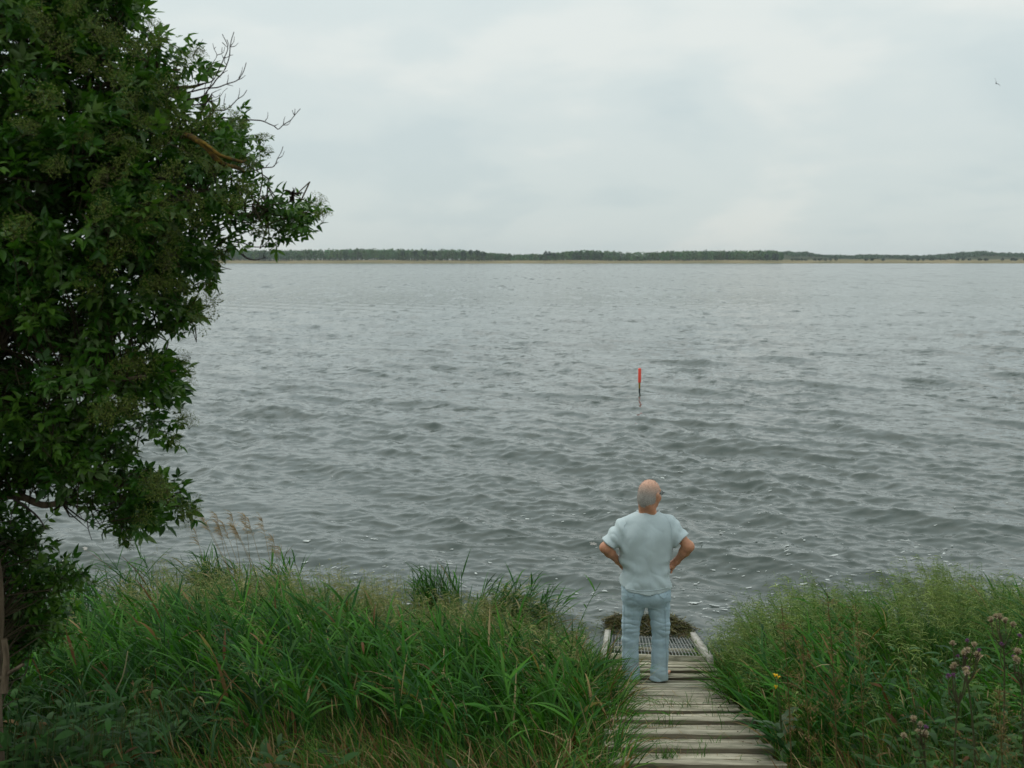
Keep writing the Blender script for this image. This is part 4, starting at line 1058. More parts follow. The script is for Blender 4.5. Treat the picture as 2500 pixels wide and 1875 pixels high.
# 2. reeds with broad leaves
def reed_leaves(bag, P0, h, lean, az, nl, ll, hw, c, K=6):
    """stems with alternate leaves blown to one side"""
    N = len(P0); S = curve(N, h, lean * 0.3, lean, az, 8)
    Sp = S + P0[:, None, :]
    V, Q = ribbons(Sp, np.full((N, 8), 0.0028), norm(sides(az, 1.5))); bag.add(V, Q, np.repeat(c * 0.9, 16, 0))
    for k in range(nl):
        f = 0.22 + 0.78 * (k + vr.uniform(-0.3, 0.3, N)) / nl; f = np.clip(f, 0.05, 0.999)
        i = np.clip((f * 7).astype(int), 0, 6); u_ = (f * 7 - i)[:, None]
        B = Sp[np.arange(N), i] * (1 - u_) + Sp[np.arange(N), i + 1] * u_
        a2 = az + vr.normal(0, 0.75, N) + (k % 2) * vr.normal(0.0, 0.8, N)
        L_ = ll * vr.uniform(0.6, 1.2, N) * (0.75 + 0.4 * np.sin(pi * np.clip(f, 0, 1)))
        th0 = lean * f + vr.uniform(0.2, 0.6, N); th1 = th0 + vr.uniform(0.2, 1.4, N)
        P = curve(N, L_, th0, th1, a2, K, 1.5) + B[:, None, :]
        t = np.linspace(0, 1, K)[None, :]
        W = (hw * vr.uniform(0.6, 1.25, N))[:, None] * np.clip(0.5 + 2.2 * t, 0, 1) * np.clip((1 - t) * 1.7 + 0.02, 0, 1)
        V, Q = ribbons(P, W, norm(sides(a2, 0.55)))
        cc = c * vr.uniform(0.75, 1.3, (N, 1))
        yl = vr.random(N) < 0.05; cc[yl] = pick(DRY, yl.sum())
        bag.add(V, Q, grad_cols(cc, cc * 1.1, K))
REED = np.array([[0.030, 0.110, 0.010], [0.020, 0.078, 0.014], [0.044, 0.130, 0.014]])
rb = Bag()
def acc_mid(X, Y):
    l = (X < bw_x(Y)) * sstep(6.3, 7.4, Y) * sstep(10.9, 9.8, Y) * (0.45 + 0.55 * patch(X, Y, 1.1, 1.0))
    r_ = (X > bw_x(Y)) * sstep(6.0, 7.0, Y) * 0.42 * (patch(X, Y, 1.5, 2.0) > 0.45)
    return l + r_
P0 = roots(1500, -5.5, 6.0, 5.8, 11.5, acc_mid, 0.55); N = len(P0)
hfac = np.interp(P0[:, 1], [6, 7.5, 9, 10, 11], [0.55, 0.80, 0.78, 0.62, 0.6])
hfac *= 1 - 0.45 * sstep(1.3, 0.5, np.abs(P0[:, 0] - bw_x(P0[:, 1])))
reed_leaves(rb, P0, hfac * vr.uniform(0.6, 1.05, N), vr.normal(0.40, 0.18, N).clip(0, .9), wind_az(N, 0.9), 7, 0.42, 0.0108, pick(REED, N))
# sparser blue-green broad leaves low on the left
P0 = roots(260, -5.0, -1.5, 5.6, 9.0, None); N = len(P0)
reed_leaves(rb, P0, vr.uniform(0.35, 0.7, N), vr.normal(0.3, 0.2, N).clip(0, .9), wind_az(N, 1.6), 6, 0.30, 0.008, np.array([0.034, 0.080, 0.030]) * vr.uniform(0.7, 1.4, (N, 1)))
tag(link('reed_bed', rb.mesh('reed_bed'), M_GRASS), 'broad green reed leaves combed over by the wind across the bank', 'reeds', kind='stuff')

# 3. bent and meadow-grass with fine hanging seed heads along the top of the bank
def panicles(bag, P0, h, lean, az, nb, bl, cs, cp):
    N = len(P0); K = 7
    S = curve(N, h, lean * 0.3, lean, az, K) + P0[:, None, :]
    V, Q = ribbons(S, np.full((N, K), 0.0013), norm(sides(az, 1.5))); bag.add(V, Q, grad_cols(cs, cp * 0.7 + cs * 0.3, K))
    n = N * nb; par = np.repeat(np.arange(N), nb)
    f = vr.uniform(0.62, 1.0, n); x_ = f * (K - 1); i = np.clip(x_.astype(int), 0, K - 2); u_ = (x_ - i)[:, None]
    B = S[par, i] * (1 - u_) + S[par, i + 1] * u_
    a2 = az[par] + vr.normal(0, 1.1, n); L_ = bl * vr.uniform(0.5, 1.2, n) * (1.25 - f * 0.7)
    P = curve(n, L_, vr.uniform(0.3, 1.1, n), vr.uniform(1.3, 2.7, n), a2, 4, 1.2) + B[:, None, :]
    W = np.array([0.0008, 0.0014, 0.0026, 0.0012])[None, :] * vr.uniform(0.8, 1.5, (n, 1))
    V, Q = ribbons(P, W, norm(vr.normal(size=(n, 3)))); c = cp[par] * vr.uniform(0.7, 1.3, (n, 1))
    bag.add(V, Q, np.repeat(c, 8, 0))
def leafy(bag, P0, h, az, nl, c):
    par = np.repeat(np.arange(len(P0)), nl); n = len(par)
    P1 = P0[par] + np.stack([vr.normal(0, .03, n), vr.normal(0, .03, n), vr.uniform(0.05, 0.55, n) * h[par]], -1)
    cc = c[par] * vr.uniform(0.7, 1.3, (n, 1))
    blades(bag, P1, vr.uniform(0.14, 0.34, n), vr.uniform(0.0016, 0.004, n), vr.uniform(0.1, 0.7, n), vr.uniform(0.9, 2.2, n), vr.uniform(0, 2 * pi, n), cc, cc * 1.1, 4)
pb = Bag()
def acc_pan(X, Y):
    s = shore_shift(X); yy = Y - s
    l = (X < bw_x(Y)) * (1.3 * sstep(8.3, 9.3, yy) * (X > -3.6) + 0.03 * (Y > 7) + 0.07 * (X > -1.3) * sstep(7.5, 8.6, yy)) * (0.4 + 0.6 * patch(X, Y, 1.9, 3))
    r_ = (X > bw_x(Y)) * (sstep(7.4, 9.0, yy) + 0.06) * (0.25 + 0.75 * patch(X, Y, 1.6, 4))
    return np.clip(l + r_, 0, 1)
P0 = roots(4000, -5.2, 6.6, 6.2, 12.6, acc_pan, 0.60, 0.0); N = len(P0)
h = vr.uniform(0.55, 0.95, N) * (0.8 + 0.35 * patch(P0[:, 0], P0[:, 1], 2.2, 5)) * (1 - 0.28 * sstep(1.25, 0.55, np.abs(P0[:, 0] - bw_x(P0[:, 1]))))
c = pick(GREEN, N) * 0.9; cp = np.where((P0[:, 0] < bw_x(P0[:, 1]))[:, None], np.array([0.27, 0.255, 0.115]), np.array([0.20, 0.25, 0.08])) * vr.uniform(0.6, 1.3, (N, 1))
fresh = vr.random(N) < 0.4; cp[fresh] = cp[fresh] * 0.4 + np.array([0.05, 0.10, 0.03])
az = wind_az(N, 1.3)
panicles(pb, P0, h, vr.normal(0.35, 0.2, N).clip(0, 1), az, 17, 0.13, c, cp)
leafy(pb, P0, h, az, 6, c)
tag(link('seeding_grass', pb.mesh('seeding_grass'), M_GRASS), 'feathery seeding grass with pale hanging panicles along the crest of both banks', 'seeding grass', kind='stuff')

# 4. dry stalks with narrow ears at the front
db = Bag()
P0 = roots(330, -3.4, 5.2, 4.2, 7.6, lambda X, Y: 0.25 + dryness(X, Y)); N = len(P0)
h = vr.uniform(0.30, 0.62, N); az = wind_az(N, 2.0); c = pick(DRY, N, [.5, .2, .1, .2])
P = blades(db, P0, h, np.full(N, 0.0011), vr.uniform(0, 0.3, N), vr.uniform(0.2, 0.8, N), az, c * 0.8, c, 5)
tipd = norm(P[:, -1] - P[:, -2]); E0 = P[:, -1]
K = 5; Pe = E0[:, None, :] + tipd[:, None, :] * (np.linspace(0, 1, K)[None, :] * vr.uniform(0.05, 0.11, N)[:, None])[..., None]
t, f = tubes(Pe, np.array([0.001, 0.0026, 0.0030, 0.0022, 0.0008])[None, :] * vr.uniform(0.7, 1.2, (N, 1)), 4)
db.add(t, f, np.repeat(c * 1.05, K * 4, 0))
tag(link('dry_stalks', db.mesh('dry_stalks'), M_GRASS), 'thin straw coloured grass stalks with narrow ears at the front of the bank', 'dry grass', kind='stuff')

# 5. broad weed leaves near the camera
def ovate(bag, B, L_, hw, th0, th1, az, c, K=6):
    N = len(B); P = curve(N, L_, th0, th1, az, K, 1.0) + B[:, None, :]
    t = np.linspace(0, 1, K)[None, :]; W = hw[:, None] * np.sin(pi * np.clip(t * 0.94 + 0.05, 0, 1)) ** 0.8
    V, Q = ribbons(P, W, norm(sides(az, 0.5))); bag.add(V, Q, np.repeat(c, K * 2, 0))
wb = Bag()
for (x0, x1, y0, y1, n, base, hmax, hw_) in [(1.95, 4.4, 5.0, 6.7, 90, (0.034, 0.078, 0.022), 0.50, 0.022), (-3.4, -2.0, 5.1, 7.2, 320, (0.026, 0.074, 0.014), 0.60, 0.026), (-1.5, 0.5, 5.2, 6.2, 30, (0.03, 0.075, 0.02), 0.30, 0.02), (2.4, 4.4, 6.4, 8.2, 120, (0.035, 0.085, 0.03), 0.6, 0.018)]:
    P0 = roots(n, x0, x1, y0, y1, None, 0.62); N = len(P0)
    par = np.repeat(np.arange(N), 6); n = len(par); hh = vr.uniform(0.05, 1, n) * hmax * vr.uniform(0.5, 1, N)[par]
    B = P0[par] + np.stack([vr.normal(0, .05, n), vr.normal(0, .05, n), hh], -1)
    c = np.array(base) * vr.uniform(0.6, 1.5, (n, 1))
    br = vr.random(n) < 0.05; c[br] = pick(DRY[1:3], br.sum())
    ovate(wb, B, vr.uniform(0.08, 0.19, n), hw_ * vr.uniform(0.5, 1.1, n), vr.uniform(0.5, 1.3, n), vr.uniform(1.4, 2.2, n), vr.uniform(0, 2 * pi, n), c)
    V, Q = ribbons(np.stack([P0, P0 + [0, 0, hmax * 0.5], P0 + [0.03, 0, hmax * 0.9]], 1), np.full((N, 3), 0.003), norm(vr.normal(size=(N, 3)))); wb.add(V, Q, np.tile([0.06, 0.075, 0.03], (N * 6, 1)))
tag(link('weed_leaves', wb.mesh('weed_leaves'), M_GRASS), 'broad dark weed leaves low among the grass at the near edges of the bank', 'weeds', kind='stuff')

# reed tufts that stand out against the water
def tuft(pxc, py_tip, Yt, n, h, w, label, lean=0.45, az=radians(165), sp=0.7):
    p = at_Y(pxc, py_tip, Yt); b = np.array([p[0], Yt, ground_z(p[0], Yt)])
    t = empty('reed_tuft', b, label, 'reeds', 'reed tufts at the edge of the left bank')
    sbag = Bag(); P0 = np.stack([vr.normal(0, w, n), vr.normal(0, w * 0.6, n), np.zeros(n)], -1)
    hh = (p[2] - b[2]) * vr.uniform(0.62, 1.0, n)
    reed_leaves(sbag, P0, hh, vr.normal(lean, 0.15, n).clip(0, 1), az + vr.normal(0, sp * 0.5, n), 8, h, 0.0075, pick(REED, n) * 0.9)
    tag(link('leaf_blades', sbag.mesh('leaf_blades'), M_GRASS, t), kind='stuff')
tuft(560, 1345, 11.9, 90, 0.42, 0.17, 'dense reed tuft below the tall dry reeds at the left bank edge', 0.55)
tuft(735, 1352, 11.9, 40, 0.40, 0.12, 'low leaning reed tuft just right of the tall dry reeds', 0.6)
tuft(1085, 1372, 11.0, 62, 0.36, 0.15, 'upright reed tuft on the left bank edge, second from the man', 0.15, radians(150))
tuft(1190, 1400, 10.75, 140, 0.38, 0.24, 'reed tuft drooping to the right over the water, nearest the man', 0.5, radians(-10))
tuft(330, 1338, 11.6, 40, 0.5, 0.24, 'tall windblown reed tuft beside the elder on the left', 0.6)
tuft(200, 1350, 11.0, 26, 0.5, 0.2, 'shaded reed tuft under the hanging elder branch at far left', 0.6)
# tall dry reeds of last year
DR = [((1170, 110), (1215, 300)), ((1200, 10), (1300, 215)), ((1215, 18), (1312, 225)), ((1300, 15), (1340, 240)), ((1310, 70), (1365, 250)), ((1390, 8), (1425, 255)), ((1400, 75), (1500, 315)), ((1405, 85), (1515, 320)), ((1470, 15), (1490, 250)), ((1490, 40), (1560, 320)), ((1570, 30), (1615, 310)), ((1640, 160), (1658, 305)), ((1690, 205), (1672, 300)), ((1335, 60), (1400, 250))]
cst = np.array([0.34, 0.25, 0.13]); cpl = np.array([0.27, 0.185, 0.11])
DR.sort()
for i_, ((tx, ty), (bx, by)) in enumerate(DR):
    Yr = 11.85 + vr.normal(0, 0.1); k = .4069
    T = at_Y(k * tx, 1250 + k * ty, Yr); Bp = at_Y(k * bx, 1250 + k * by, Yr); d = norm(T - Bp)
    gz = ground_z(Bp[0], Yr); base = Bp - d * max((Bp[2] - gz) / d[2], 0)
    o = empty('dry_reed', base, 'dry reed with brown plume, ' + nth(i_, len(DR)) + ' of those above the left bank', 'dry reed', 'dry reeds standing above the left bank')
    n = 12; s = np.linspace(0, 1, n)[:, None]; Pm = (T - base) * s + np.array([-0.05, 0, 0]) * (s * (s - 1))
    tt, f = tubes(Pm[None], np.linspace(0.0042, 0.0016, n)[None], 5); sb_ = Bag(); sb_.add(tt, f, cst * vr.uniform(0.8, 1.2))
    link('stem', sb_.mesh('stem', True), M_GRASS, o)
    pl = Bag(); m = 40; f_ = vr.uniform(0.86, 1.0, m); B = (T - base) * f_[:, None]
    a2 = radians(180) + vr.normal(0, 0.7, m)
    P = curve(m, vr.uniform(0.05, 0.13, m), vr.uniform(0.2, 0.8, m), vr.uniform(1.0, 2.2, m), a2, 5) + B[:, None, :]
    V, Q = ribbons(P, np.array([0.001, 0.002, 0.0026, 0.002, 0.0008])[None] * np.ones((m, 1)), norm(vr.normal(size=(m, 3)))); pl.add(V, Q, np.repeat(cpl * vr.uniform(0.7, 1.5, (m, 1)), 10, 0))
    tag(link('plume', pl.mesh('plume'), M_GRASS, o), kind='stuff')
# pale dead stems of umbellifers in the left bank
for pts, Yr, label in [([(382, 1408), (384, 1440), (386, 1500), (392, 1560), (398, 1600), (412, 1660)], 8.6, 'long thin pale dead stem crossing the dark grass left of centre'),
                       ([(741, 1430), (741, 1445), (752, 1470), (756, 1490), (756, 1510)], 9.6, 'short crooked white dead stem under the pale seed heads'),
                       ([(684, 1430), (690, 1455), (698, 1490)], 9.6, 'thin pale stem left of the crooked white stem'),
                       ([(568, 1520), (569, 1535), (570, 1550)], 8.8, 'stubby pale broken stem in the middle of the left bank'),
                       ([(312, 1590), (300, 1650), (283, 1690), (270, 1750)], 7.0, 'dead stem leaning left beside the elder in the shaded corner')]:
    P = np.array([at_Y(x, y, Yr) for x, y in pts]); base = P[-1].copy(); base[2] = min(base[2], ground_z(base[0], Yr) + 0.3)
    P = np.concatenate([P, [[base[0] + 0.01, Yr + 0.02, ground_z(base[0], Yr)]]])
    b0 = P[-1].copy(); q = resample(P[::-1] - b0, 18); tt, f = tubes(q[None], np.linspace(0.0065, 0.0035, 18)[None], 6)
    bag = Bag(); bag.add(tt, f, np.array([0.42, 0.36, 0.24])); o = link('dead_stem', bag.mesh('dead_stem', True), M_GRASS); o.location = b0
    tag(o, label, 'dead stem', 'pale dead stems in the left bank')

# thistles gone to seed
m_fluff = mat('thistle_down', (0.34, 0.25, 0.17), 0.95, 0.1); m_purple = mat('thistle_floret', (0.20, 0.05, 0.26), 0.8, 0.2)
def thistle_head(parent, p, d, r, purple):
    b = Bag(); n = 10; d = norm(np.asarray(d, float))
    prof = np.array([[0, .25], [.25, .75], [.6, 1.0], [1.0, .95], [1.35, .55]]) * r
    P = p + d * prof[:, :1]; t, f = tubes(P[None], prof[None, :, 1] * 0.78, 8); b.add(t, f, np.array([0.12, 0.085, 0.05]))
    m = 90 if not purple else 60
    dirs = norm(d * 1.1 + vr.normal(0, 0.75, (m, 3))); L_ = vr.uniform(0.8, 1.5, m) * r
    s = p + d * r * 0.9 + dirs * r * 0.25; e_ = s + dirs * L_[:, None]
    V, Q = ribbons(np.stack([s, (s + e_) / 2 + vr.normal(0, .1 * r, (m, 3)), e_], 1), np.full((m, 3), 0.0019), norm(vr.normal(size=(m, 3))))
    c = np.array([0.24, 0.10, 0.26]) if purple else np.array([0.46, 0.36, 0.28])
    b.add(V, Q, np.repeat(c * vr.uniform(0.6, 1.25, (m, 1)), 6, 0))
    o = link('flower_head', b.mesh('flower_head'), M_GRASS, parent)
    if purple: tag(o, 'purple flower head')
def thistle(Yr, base_px, joints, heads, label):
    """joints: stem polyline px; heads: list of (px, py, purple)"""
    P = np.array([at_Y(x, y, Yr) for x, y in joints]); gz = ground_z(P[0, 0], Yr); b = np.array([P[0, 0], Yr, gz])
    o = empty('thistle', b, label, 'thistle', 'thistles on the right bank')
    P = np.concatenate([[b], P]) - b; q = resample(P, 24); bag = Bag()
    t, f = tubes(q[None], np.linspace(0.0065, 0.0035, 24)[None], 6); bag.add(t, f, np.array([0.09, 0.09, 0.045]))
    tips = []
    for hx_, hy_, pur in heads:
        hd = at_Y(hx_, hy_, Yr) - b + np.array([0, vr.normal(0, 0.05), 0])
        k = np.argmin(np.linalg.norm(q - (hd - [0, 0, 0.13]), axis=1)); k = min(k, 21)
        c_ = resample([q[k], q[k] * 0.5 + hd * 0.5 + np.array([0.3 * (hd[0] - q[k][0]), 0, -0.01]), hd], 8)
        t, f = tubes(c_[None], np.linspace(0.0032, 0.0022, 8)[None], 5); bag.add(t, f, np.array([0.10, 0.09, 0.05])); tips.append((hd, c_[-1] - c_[-2], pur))
    link('stem', bag.mesh('stem', True), M_GRASS, o)
    for hd, d, pur in tips: thistle_head(o, hd, d + np.array([0, 0, 0.02]), vr.uniform(0.010, 0.014) * (0.7 if pur else 1.0), pur)
    for k in range(1, 24):
        for _ in range(1 if k > 6 else 2):
            if vr.random() < 0.25: continue
            lb = Bag(); a = vr.uniform(0, 2 * pi); L_ = vr.uniform(0.09, 0.17) * (1.25 - k / 30); K = 9
            P1 = curve(1, np.array([L_]), np.array([0.8]), np.array([vr.uniform(1.4, 2.1)]), np.array([a]), K) + q[k]
            lobes = np.array([0.3, 0.9, 0.45, 1.0, 0.4, 0.9, 0.35, 0.55, 0.05]) * 0.018 * vr.uniform(0.8, 1.3)
            V, Q = ribbons(P1, lobes[None], np.array([[-sin(a), cos(a), 0.2]])); V[:, 2] += vr.normal(0, 0.004, len(V))
            lb.add(V, Q, np.array([0.050, 0.105, 0.026]) * vr.uniform(0.6, 1.3)); link('leaf', lb.mesh('leaf'), M_GRASS, o)
thistle(5.6, None, [(2450, 1800), (2452, 1680), (2448, 1570), (2442, 1545)], [(2440, 1512, 0), (2455, 1518, 0), (2428, 1526, 0), (2466, 1530, 0), (2474, 1546, 1), (2440, 1574, 1), (2446, 1520, 0)], 'tallest thistle on the right, tan fluffy heads above one purple bloom')
thistle(5.3, None, [(2380, 1850), (2372, 1740), (2360, 1650), (2350, 1600)], [(2328, 1578, 0), (2340, 1575, 0), (2358, 1566, 1), (2366, 1570, 0), (2374, 1578, 1), (2346, 1596, 0), (2376, 1598, 0), (2382, 1603, 0), (2345, 1612, 1), (2363, 1618, 1)], 'thistle with two tan seed clusters and purple blooms, between the tallest and the wood')
thistle(5.1, None, [(2330, 1860), (2335, 1760), (2345, 1690)], [(2335, 1634, 0), (2345, 1634, 0), (2352, 1638, 0), (2322, 1648, 1), (2316, 1656, 1), (2364, 1638, 1), (2330, 1640, 0)], 'lower thistle leaning left with tan heads and purple florets at its sides')
thistle(5.3, None, [(2500, 1850), (2496, 1740), (2494, 1640)], [(2468, 1606, 0), (2478, 1610, 1), (2484, 1616, 0), (2494, 1606, 0), (2498, 1626, 1), (2490, 1622, 0)], 'thistle cut by the right edge of the picture with crowded tan heads')
thistle(4.7, None, [(2262, 1900), (2256, 1840), (2248, 1790)], [(2233, 1750, 1), (2228, 1760, 0), (2254, 1793, 0), (2262, 1806, 0), (2250, 1806, 0), (2204, 1800, 0), (2244, 1770, 0)], 'short thistle at the bottom right with one purple bloom at its top')
# brown seeding weeds, airy
def airy(px, py_top, py_base, Yr, label):
    T = at_Y(px, py_top, Yr); gz = ground_z(T[0], Yr); b = np.array([T[0] + 0.02, Yr, gz]); o = empty('seeding_weed', b, label, 'weed', 'brown seeding weeds on the right bank')
    h = T[2] - gz; bag = Bag(); q = curve(1, np.array([h]), np.array([0.02]), np.array([0.12]), np.array([radians(180)]), 20)[0]
    t, f = tubes(q[None], np.linspace(0.004, 0.0015, 20)[None], 5); bag.add(t, f, np.array([0.12, 0.085, 0.035])); link('stem', bag.mesh('stem', True), M_GRASS, o)
    bag = Bag(); m = 46; fi = vr.uniform(0.45, 1, m); B = q[(fi * 19).astype(int)]
    P = curve(m, vr.uniform(0.07, 0.20, m) * (1.35 - fi), vr.uniform(0.5, 1.0, m), vr.uniform(0.4, 1.3, m), vr.uniform(0, 2 * pi, m), 6) + B[:, None]
    V, Q = ribbons(P, np.full((m, 6), 0.0010), norm(vr.normal(size=(m, 3)))); bag.add(V, Q, np.tile([0.14, 0.10, 0.04], (len(V), 1)))
    n = 380; pi_ = vr.integers(0, m, n); ki = vr.integers(2, 6, n); C0 = P[pi_, ki] + vr.normal(0, 0.010, (n, 3))
    dv = norm(vr.normal(size=(n, 3))) * vr.uniform(0.004, 0.011, (n, 1))
    V, Q = ribbons(np.stack([C0 - dv, C0, C0 + dv], 1), np.array([[0.0006, 0.0022, 0.0006]]) * np.ones((n, 1)), norm(vr.normal(size=(n, 3))))
    bag.add(V, Q, np.repeat(np.array([0.19, 0.125, 0.06]) * vr.uniform(0.5, 1.4, (n, 1)), 6, 0)); tag(link('seed_spray', bag.mesh('seed_spray'), M_GRASS, o), kind='stuff')
airy(1940, 1478, 1760, 5.4, 'brown airy seeding weed nearest the boardwalk, above the yellow flowers')
airy(2055, 1445, 1760, 5.2, 'tallest brown airy seeding weed in the middle of the right bank')
airy(2120, 1470, 1760, 5.5, 'brown airy seeding weed with spreading head, right of the tallest one')
airy(1985, 1560, 1760, 5.2, 'lower brown seeding weed between the two taller ones')
airy(2455, 1690, 1860, 4.9, 'dark reddish seeding weed in the lower right corner')
# sow thistle with yellow flowers beside the walk
Yr = 6.6; P = at_Y(1902, 1700, Yr); b = np.array([P[0], Yr, ground_z(P[0], Yr)])
o = empty('sow_thistle', b, 'green weed with two bright yellow flower heads beside the boardwalk', 'flower')
m_y = mat('yellow_petal', (0.80, 0.50, 0.01), 0.6, 0.3)
bag = Bag()
for (hx_, hy_, big) in [(1892, 1649, 1.0), (1900, 1653, 0.7), (1894, 1678, 0.8)]:
    hd = at_Y(hx_, hy_, Yr) - b; c_ = resample([np.array([0, 0, 0.05]), np.array([0.02, 0, hd[2] * 0.5]), hd - [0, 0, 0.008]], 12)
    t, f = tubes(c_[None], np.linspace(0.0045, 0.0022, 12)[None], 5); bag.add(t, f, np.array([0.07, 0.10, 0.035]))
    fb_ = Bag(); m = 42; a = vr.uniform(0, 2 * pi, m); L_ = vr.uniform(0.012, 0.022, m) * big
    Pp = curve(m, L_, vr.uniform(0.2, 1.2, m), vr.uniform(0.9, 1.7, m), a, 4) + hd
    V, Q = ribbons(Pp, np.array([[0.0008, 0.0017, 0.0019, 0.0010]]) * np.ones((m, 1)), norm(np.stack([-np.sin(a), np.cos(a), 0.3 * np.ones(m)], -1))); fb_.add(V, Q)
    pr_ = np.array([[-0.010, .0035], [-0.004, .006], [0.002, .0065], [0.006, .003]]); t, f = tubes((hd + np.array([[0, 0, 1.0]]) * pr_[:, :1])[None], pr_[None, :, 1] * big, 7); fb_.add(t, f)
    link('flower_head', fb_.mesh('flower_head'), m_y, o)
link('stem', bag.mesh('stem', True), M_GRASS, o)
for k in range(16):
    lb = Bag(); a = vr.uniform(0, 2 * pi); L_ = vr.uniform(0.12, 0.2); K = 9; zb_ = vr.uniform(0.03, 0.4)
    P1 = curve(1, np.array([L_]), np.array([0.7]), np.array([vr.uniform(1.5, 2.0)]), np.array([a]), K) + np.array([0.01, 0, zb_])
    lobes = np.array([0.35, 0.5, 0.8, 0.55, 1.0, 0.7, 0.9, 0.5, 0.05]) * 0.026
    V, Q = ribbons(P1, lobes[None], np.array([[-sin(a), cos(a), 0.15]])); lb.add(V, Q, np.array([0.040, 0.090, 0.026]) * vr.uniform(0.7, 1.4)); link('leaf', lb.mesh('leaf'), M_LEAF, o)
# ------------------------------------------------------------------ elder tree
er = np.random.default_rng(77)
TY = 5.6
def tp(px, py, Y=TY): return at_Y(px, py, Y)
TB = np.array([-2.68, 5.5, ground_z(-2.68, 5.5) - 0.03])
elder = empty('elder_tree', TB, 'dark leafy elder tree with green berry clusters and bare twigs filling the left edge', 'tree')
CROWN = np.array([(-420, -250), (-350, -420), (0, -420), (260, -260), (340, -60), (395, 20), (405, 60), (470, 125), (482, 210), (455, 265), (545, 262), (600, 285), (640, 292), (652, 350), (640, 420), (690, 470), (740, 480), (782, 500), (778, 540), (690, 572), (640, 575), (585, 590), (530, 618), (520, 655), (490, 720), (460, 780), (415, 808), (380, 830), (455, 862), (466, 915), (420, 960), (445, 1005), (430, 1045), (400, 1085), (370, 1110), (400, 1160), (470, 1228), (480, 1248), (440, 1292), (380, 1275), (315, 1328), (270, 1290), (225, 1235), (150, 1205), (90, 1190), (-100, 1230), (-350, 1150), (-420, 700)], float)
SHRUB = np.array([(-300, 1180), (20, 1225), (90, 1250), (130, 1290), (118, 1330), (170, 1352), (215, 1400), (228, 1450), (190, 1520), (120, 1570), (60, 1640), (10, 1700), (-300, 1750)], float)
def inside(poly, x, y):
    c = np.zeros(len(x), bool); j = len(poly) - 1
    for i in range(len(poly)):
        xi, yi = poly[i]; xj, yj = poly[j]
        m = ((yi > y) != (yj > y)) & (x < (xj - xi) * (y - yi) / (yj - yi + 1e-12) + xi); c ^= m; j = i
    return c
def edge_dist(poly, x, y):
    d = np.full(len(x), 1e9)
    for i in range(len(poly)):
        a, b = poly[i - 1], poly[i]; ab = b - a; t = np.clip(((x - a[0]) * ab[0] + (y - a[1]) * ab[1]) / (ab @ ab), 0, 1)
        d = np.minimum(d, np.hypot(x - a[0] - t * ab[0], y - a[1] - t * ab[1]))
    return d
def sample(poly, n, thick, Yc, holes):
    x0, y0 = poly.min(0); x1, y1 = poly.max(0); out_ = []
    tot = 0
    while tot < n:
        x = er.uniform(x0, x1, n * 3); y = er.uniform(y0, y1, n * 3); k = inside(poly, x, y); x, y = x[k], y[k]
        d = edge_dist(poly, x, y); hole = holes(x, y) * np.where(d < 26, 0.25, 1.0) * np.where((x > 560) & (y < 700), 0.9, 1.0); k = er.random(len(x)) < hole; x, y, d = x[k], y[k], d[k]
        th = thick * np.sqrt(np.clip(d / 330.0, 0.02, 1)); Yv = Yc + th * er.uniform(-1, 1, len(x))
        # hold the outline as it is from the camera: scale by the distance actually used
        P = np.array([at_Y(a, b, c) for a, b, c in zip(x, y, Yv)]); out_.append(np.c_[P, x, y, d]); tot += len(P)
    return np.concatenate(out_)[:n]
def holes_c(x, y):
    h = 0.5 + 0.3 * np.sin(x / 47 + 1) * np.sin(y / 39 + 2) + 0.25 * np.sin(x / 23 - y / 31)
    v = np.where(h < 0.32, 0.25, 1.0)
    for cx, cy, r in [(190, 215, 55), (150, 545, 50), (200, 580, 40), (60, 165, 30), (330, 770, 60), (300, 850, 55), (100, 880, 50), (400, 1110, 25), (500, 560, 45)]:
        v *= 1 - 0.82 * np.exp(-((x - cx) ** 2 + (y - cy) ** 2) / (2 * (r * 0.7) ** 2))
    return v
SPR = np.concatenate([sample(CROWN, 2300, 1.0, TY, holes_c), sample(np.array([(-300, -200), (250, -150), (360, 60), (400, 240), (470, 420), (470, 560), (400, 700), (330, 760), (330, 1050), (200, 1170), (-300, 1150)], float), 480, 0.9, TY + 0.25, holes_c)])
SPR2 = sample(SHRUB, 300, 0.40, 5.95, lambda x, y: np.ones(len(x)))
lich = np.array([(455, 335), (480, 342), (505, 362), (525, 385), (545, 400), (570, 408), (592, 420)], float)
dl = np.min(np.hypot(SPR[:, 3:4] - lich[:, 0], SPR[:, 4:5] - lich[:, 1]), axis=1)
SPR = SPR[~((dl < 34) & (SPR[:, 1] < 5.25))]      # the lichened bough lies open on the near side
tip = [(690, 500), (705, 520), (700, 548), (720, 492), (728, 515), (735, 538), (745, 500), (752, 522), (758, 505), (764, 515), (770, 500), (768, 528), (715, 560), (672, 520), (660, 545), (640, 510)]
TIP = np.array([[*at_Y(x, y, TY - 0.05 + 0.12 * sin(i * 2.3)), x, y, 20.0] for i, (x, y) in enumerate(tip)])    # the leafy bough that reaches farthest right
SPall = np.concatenate([SPR, SPR2, TIP])

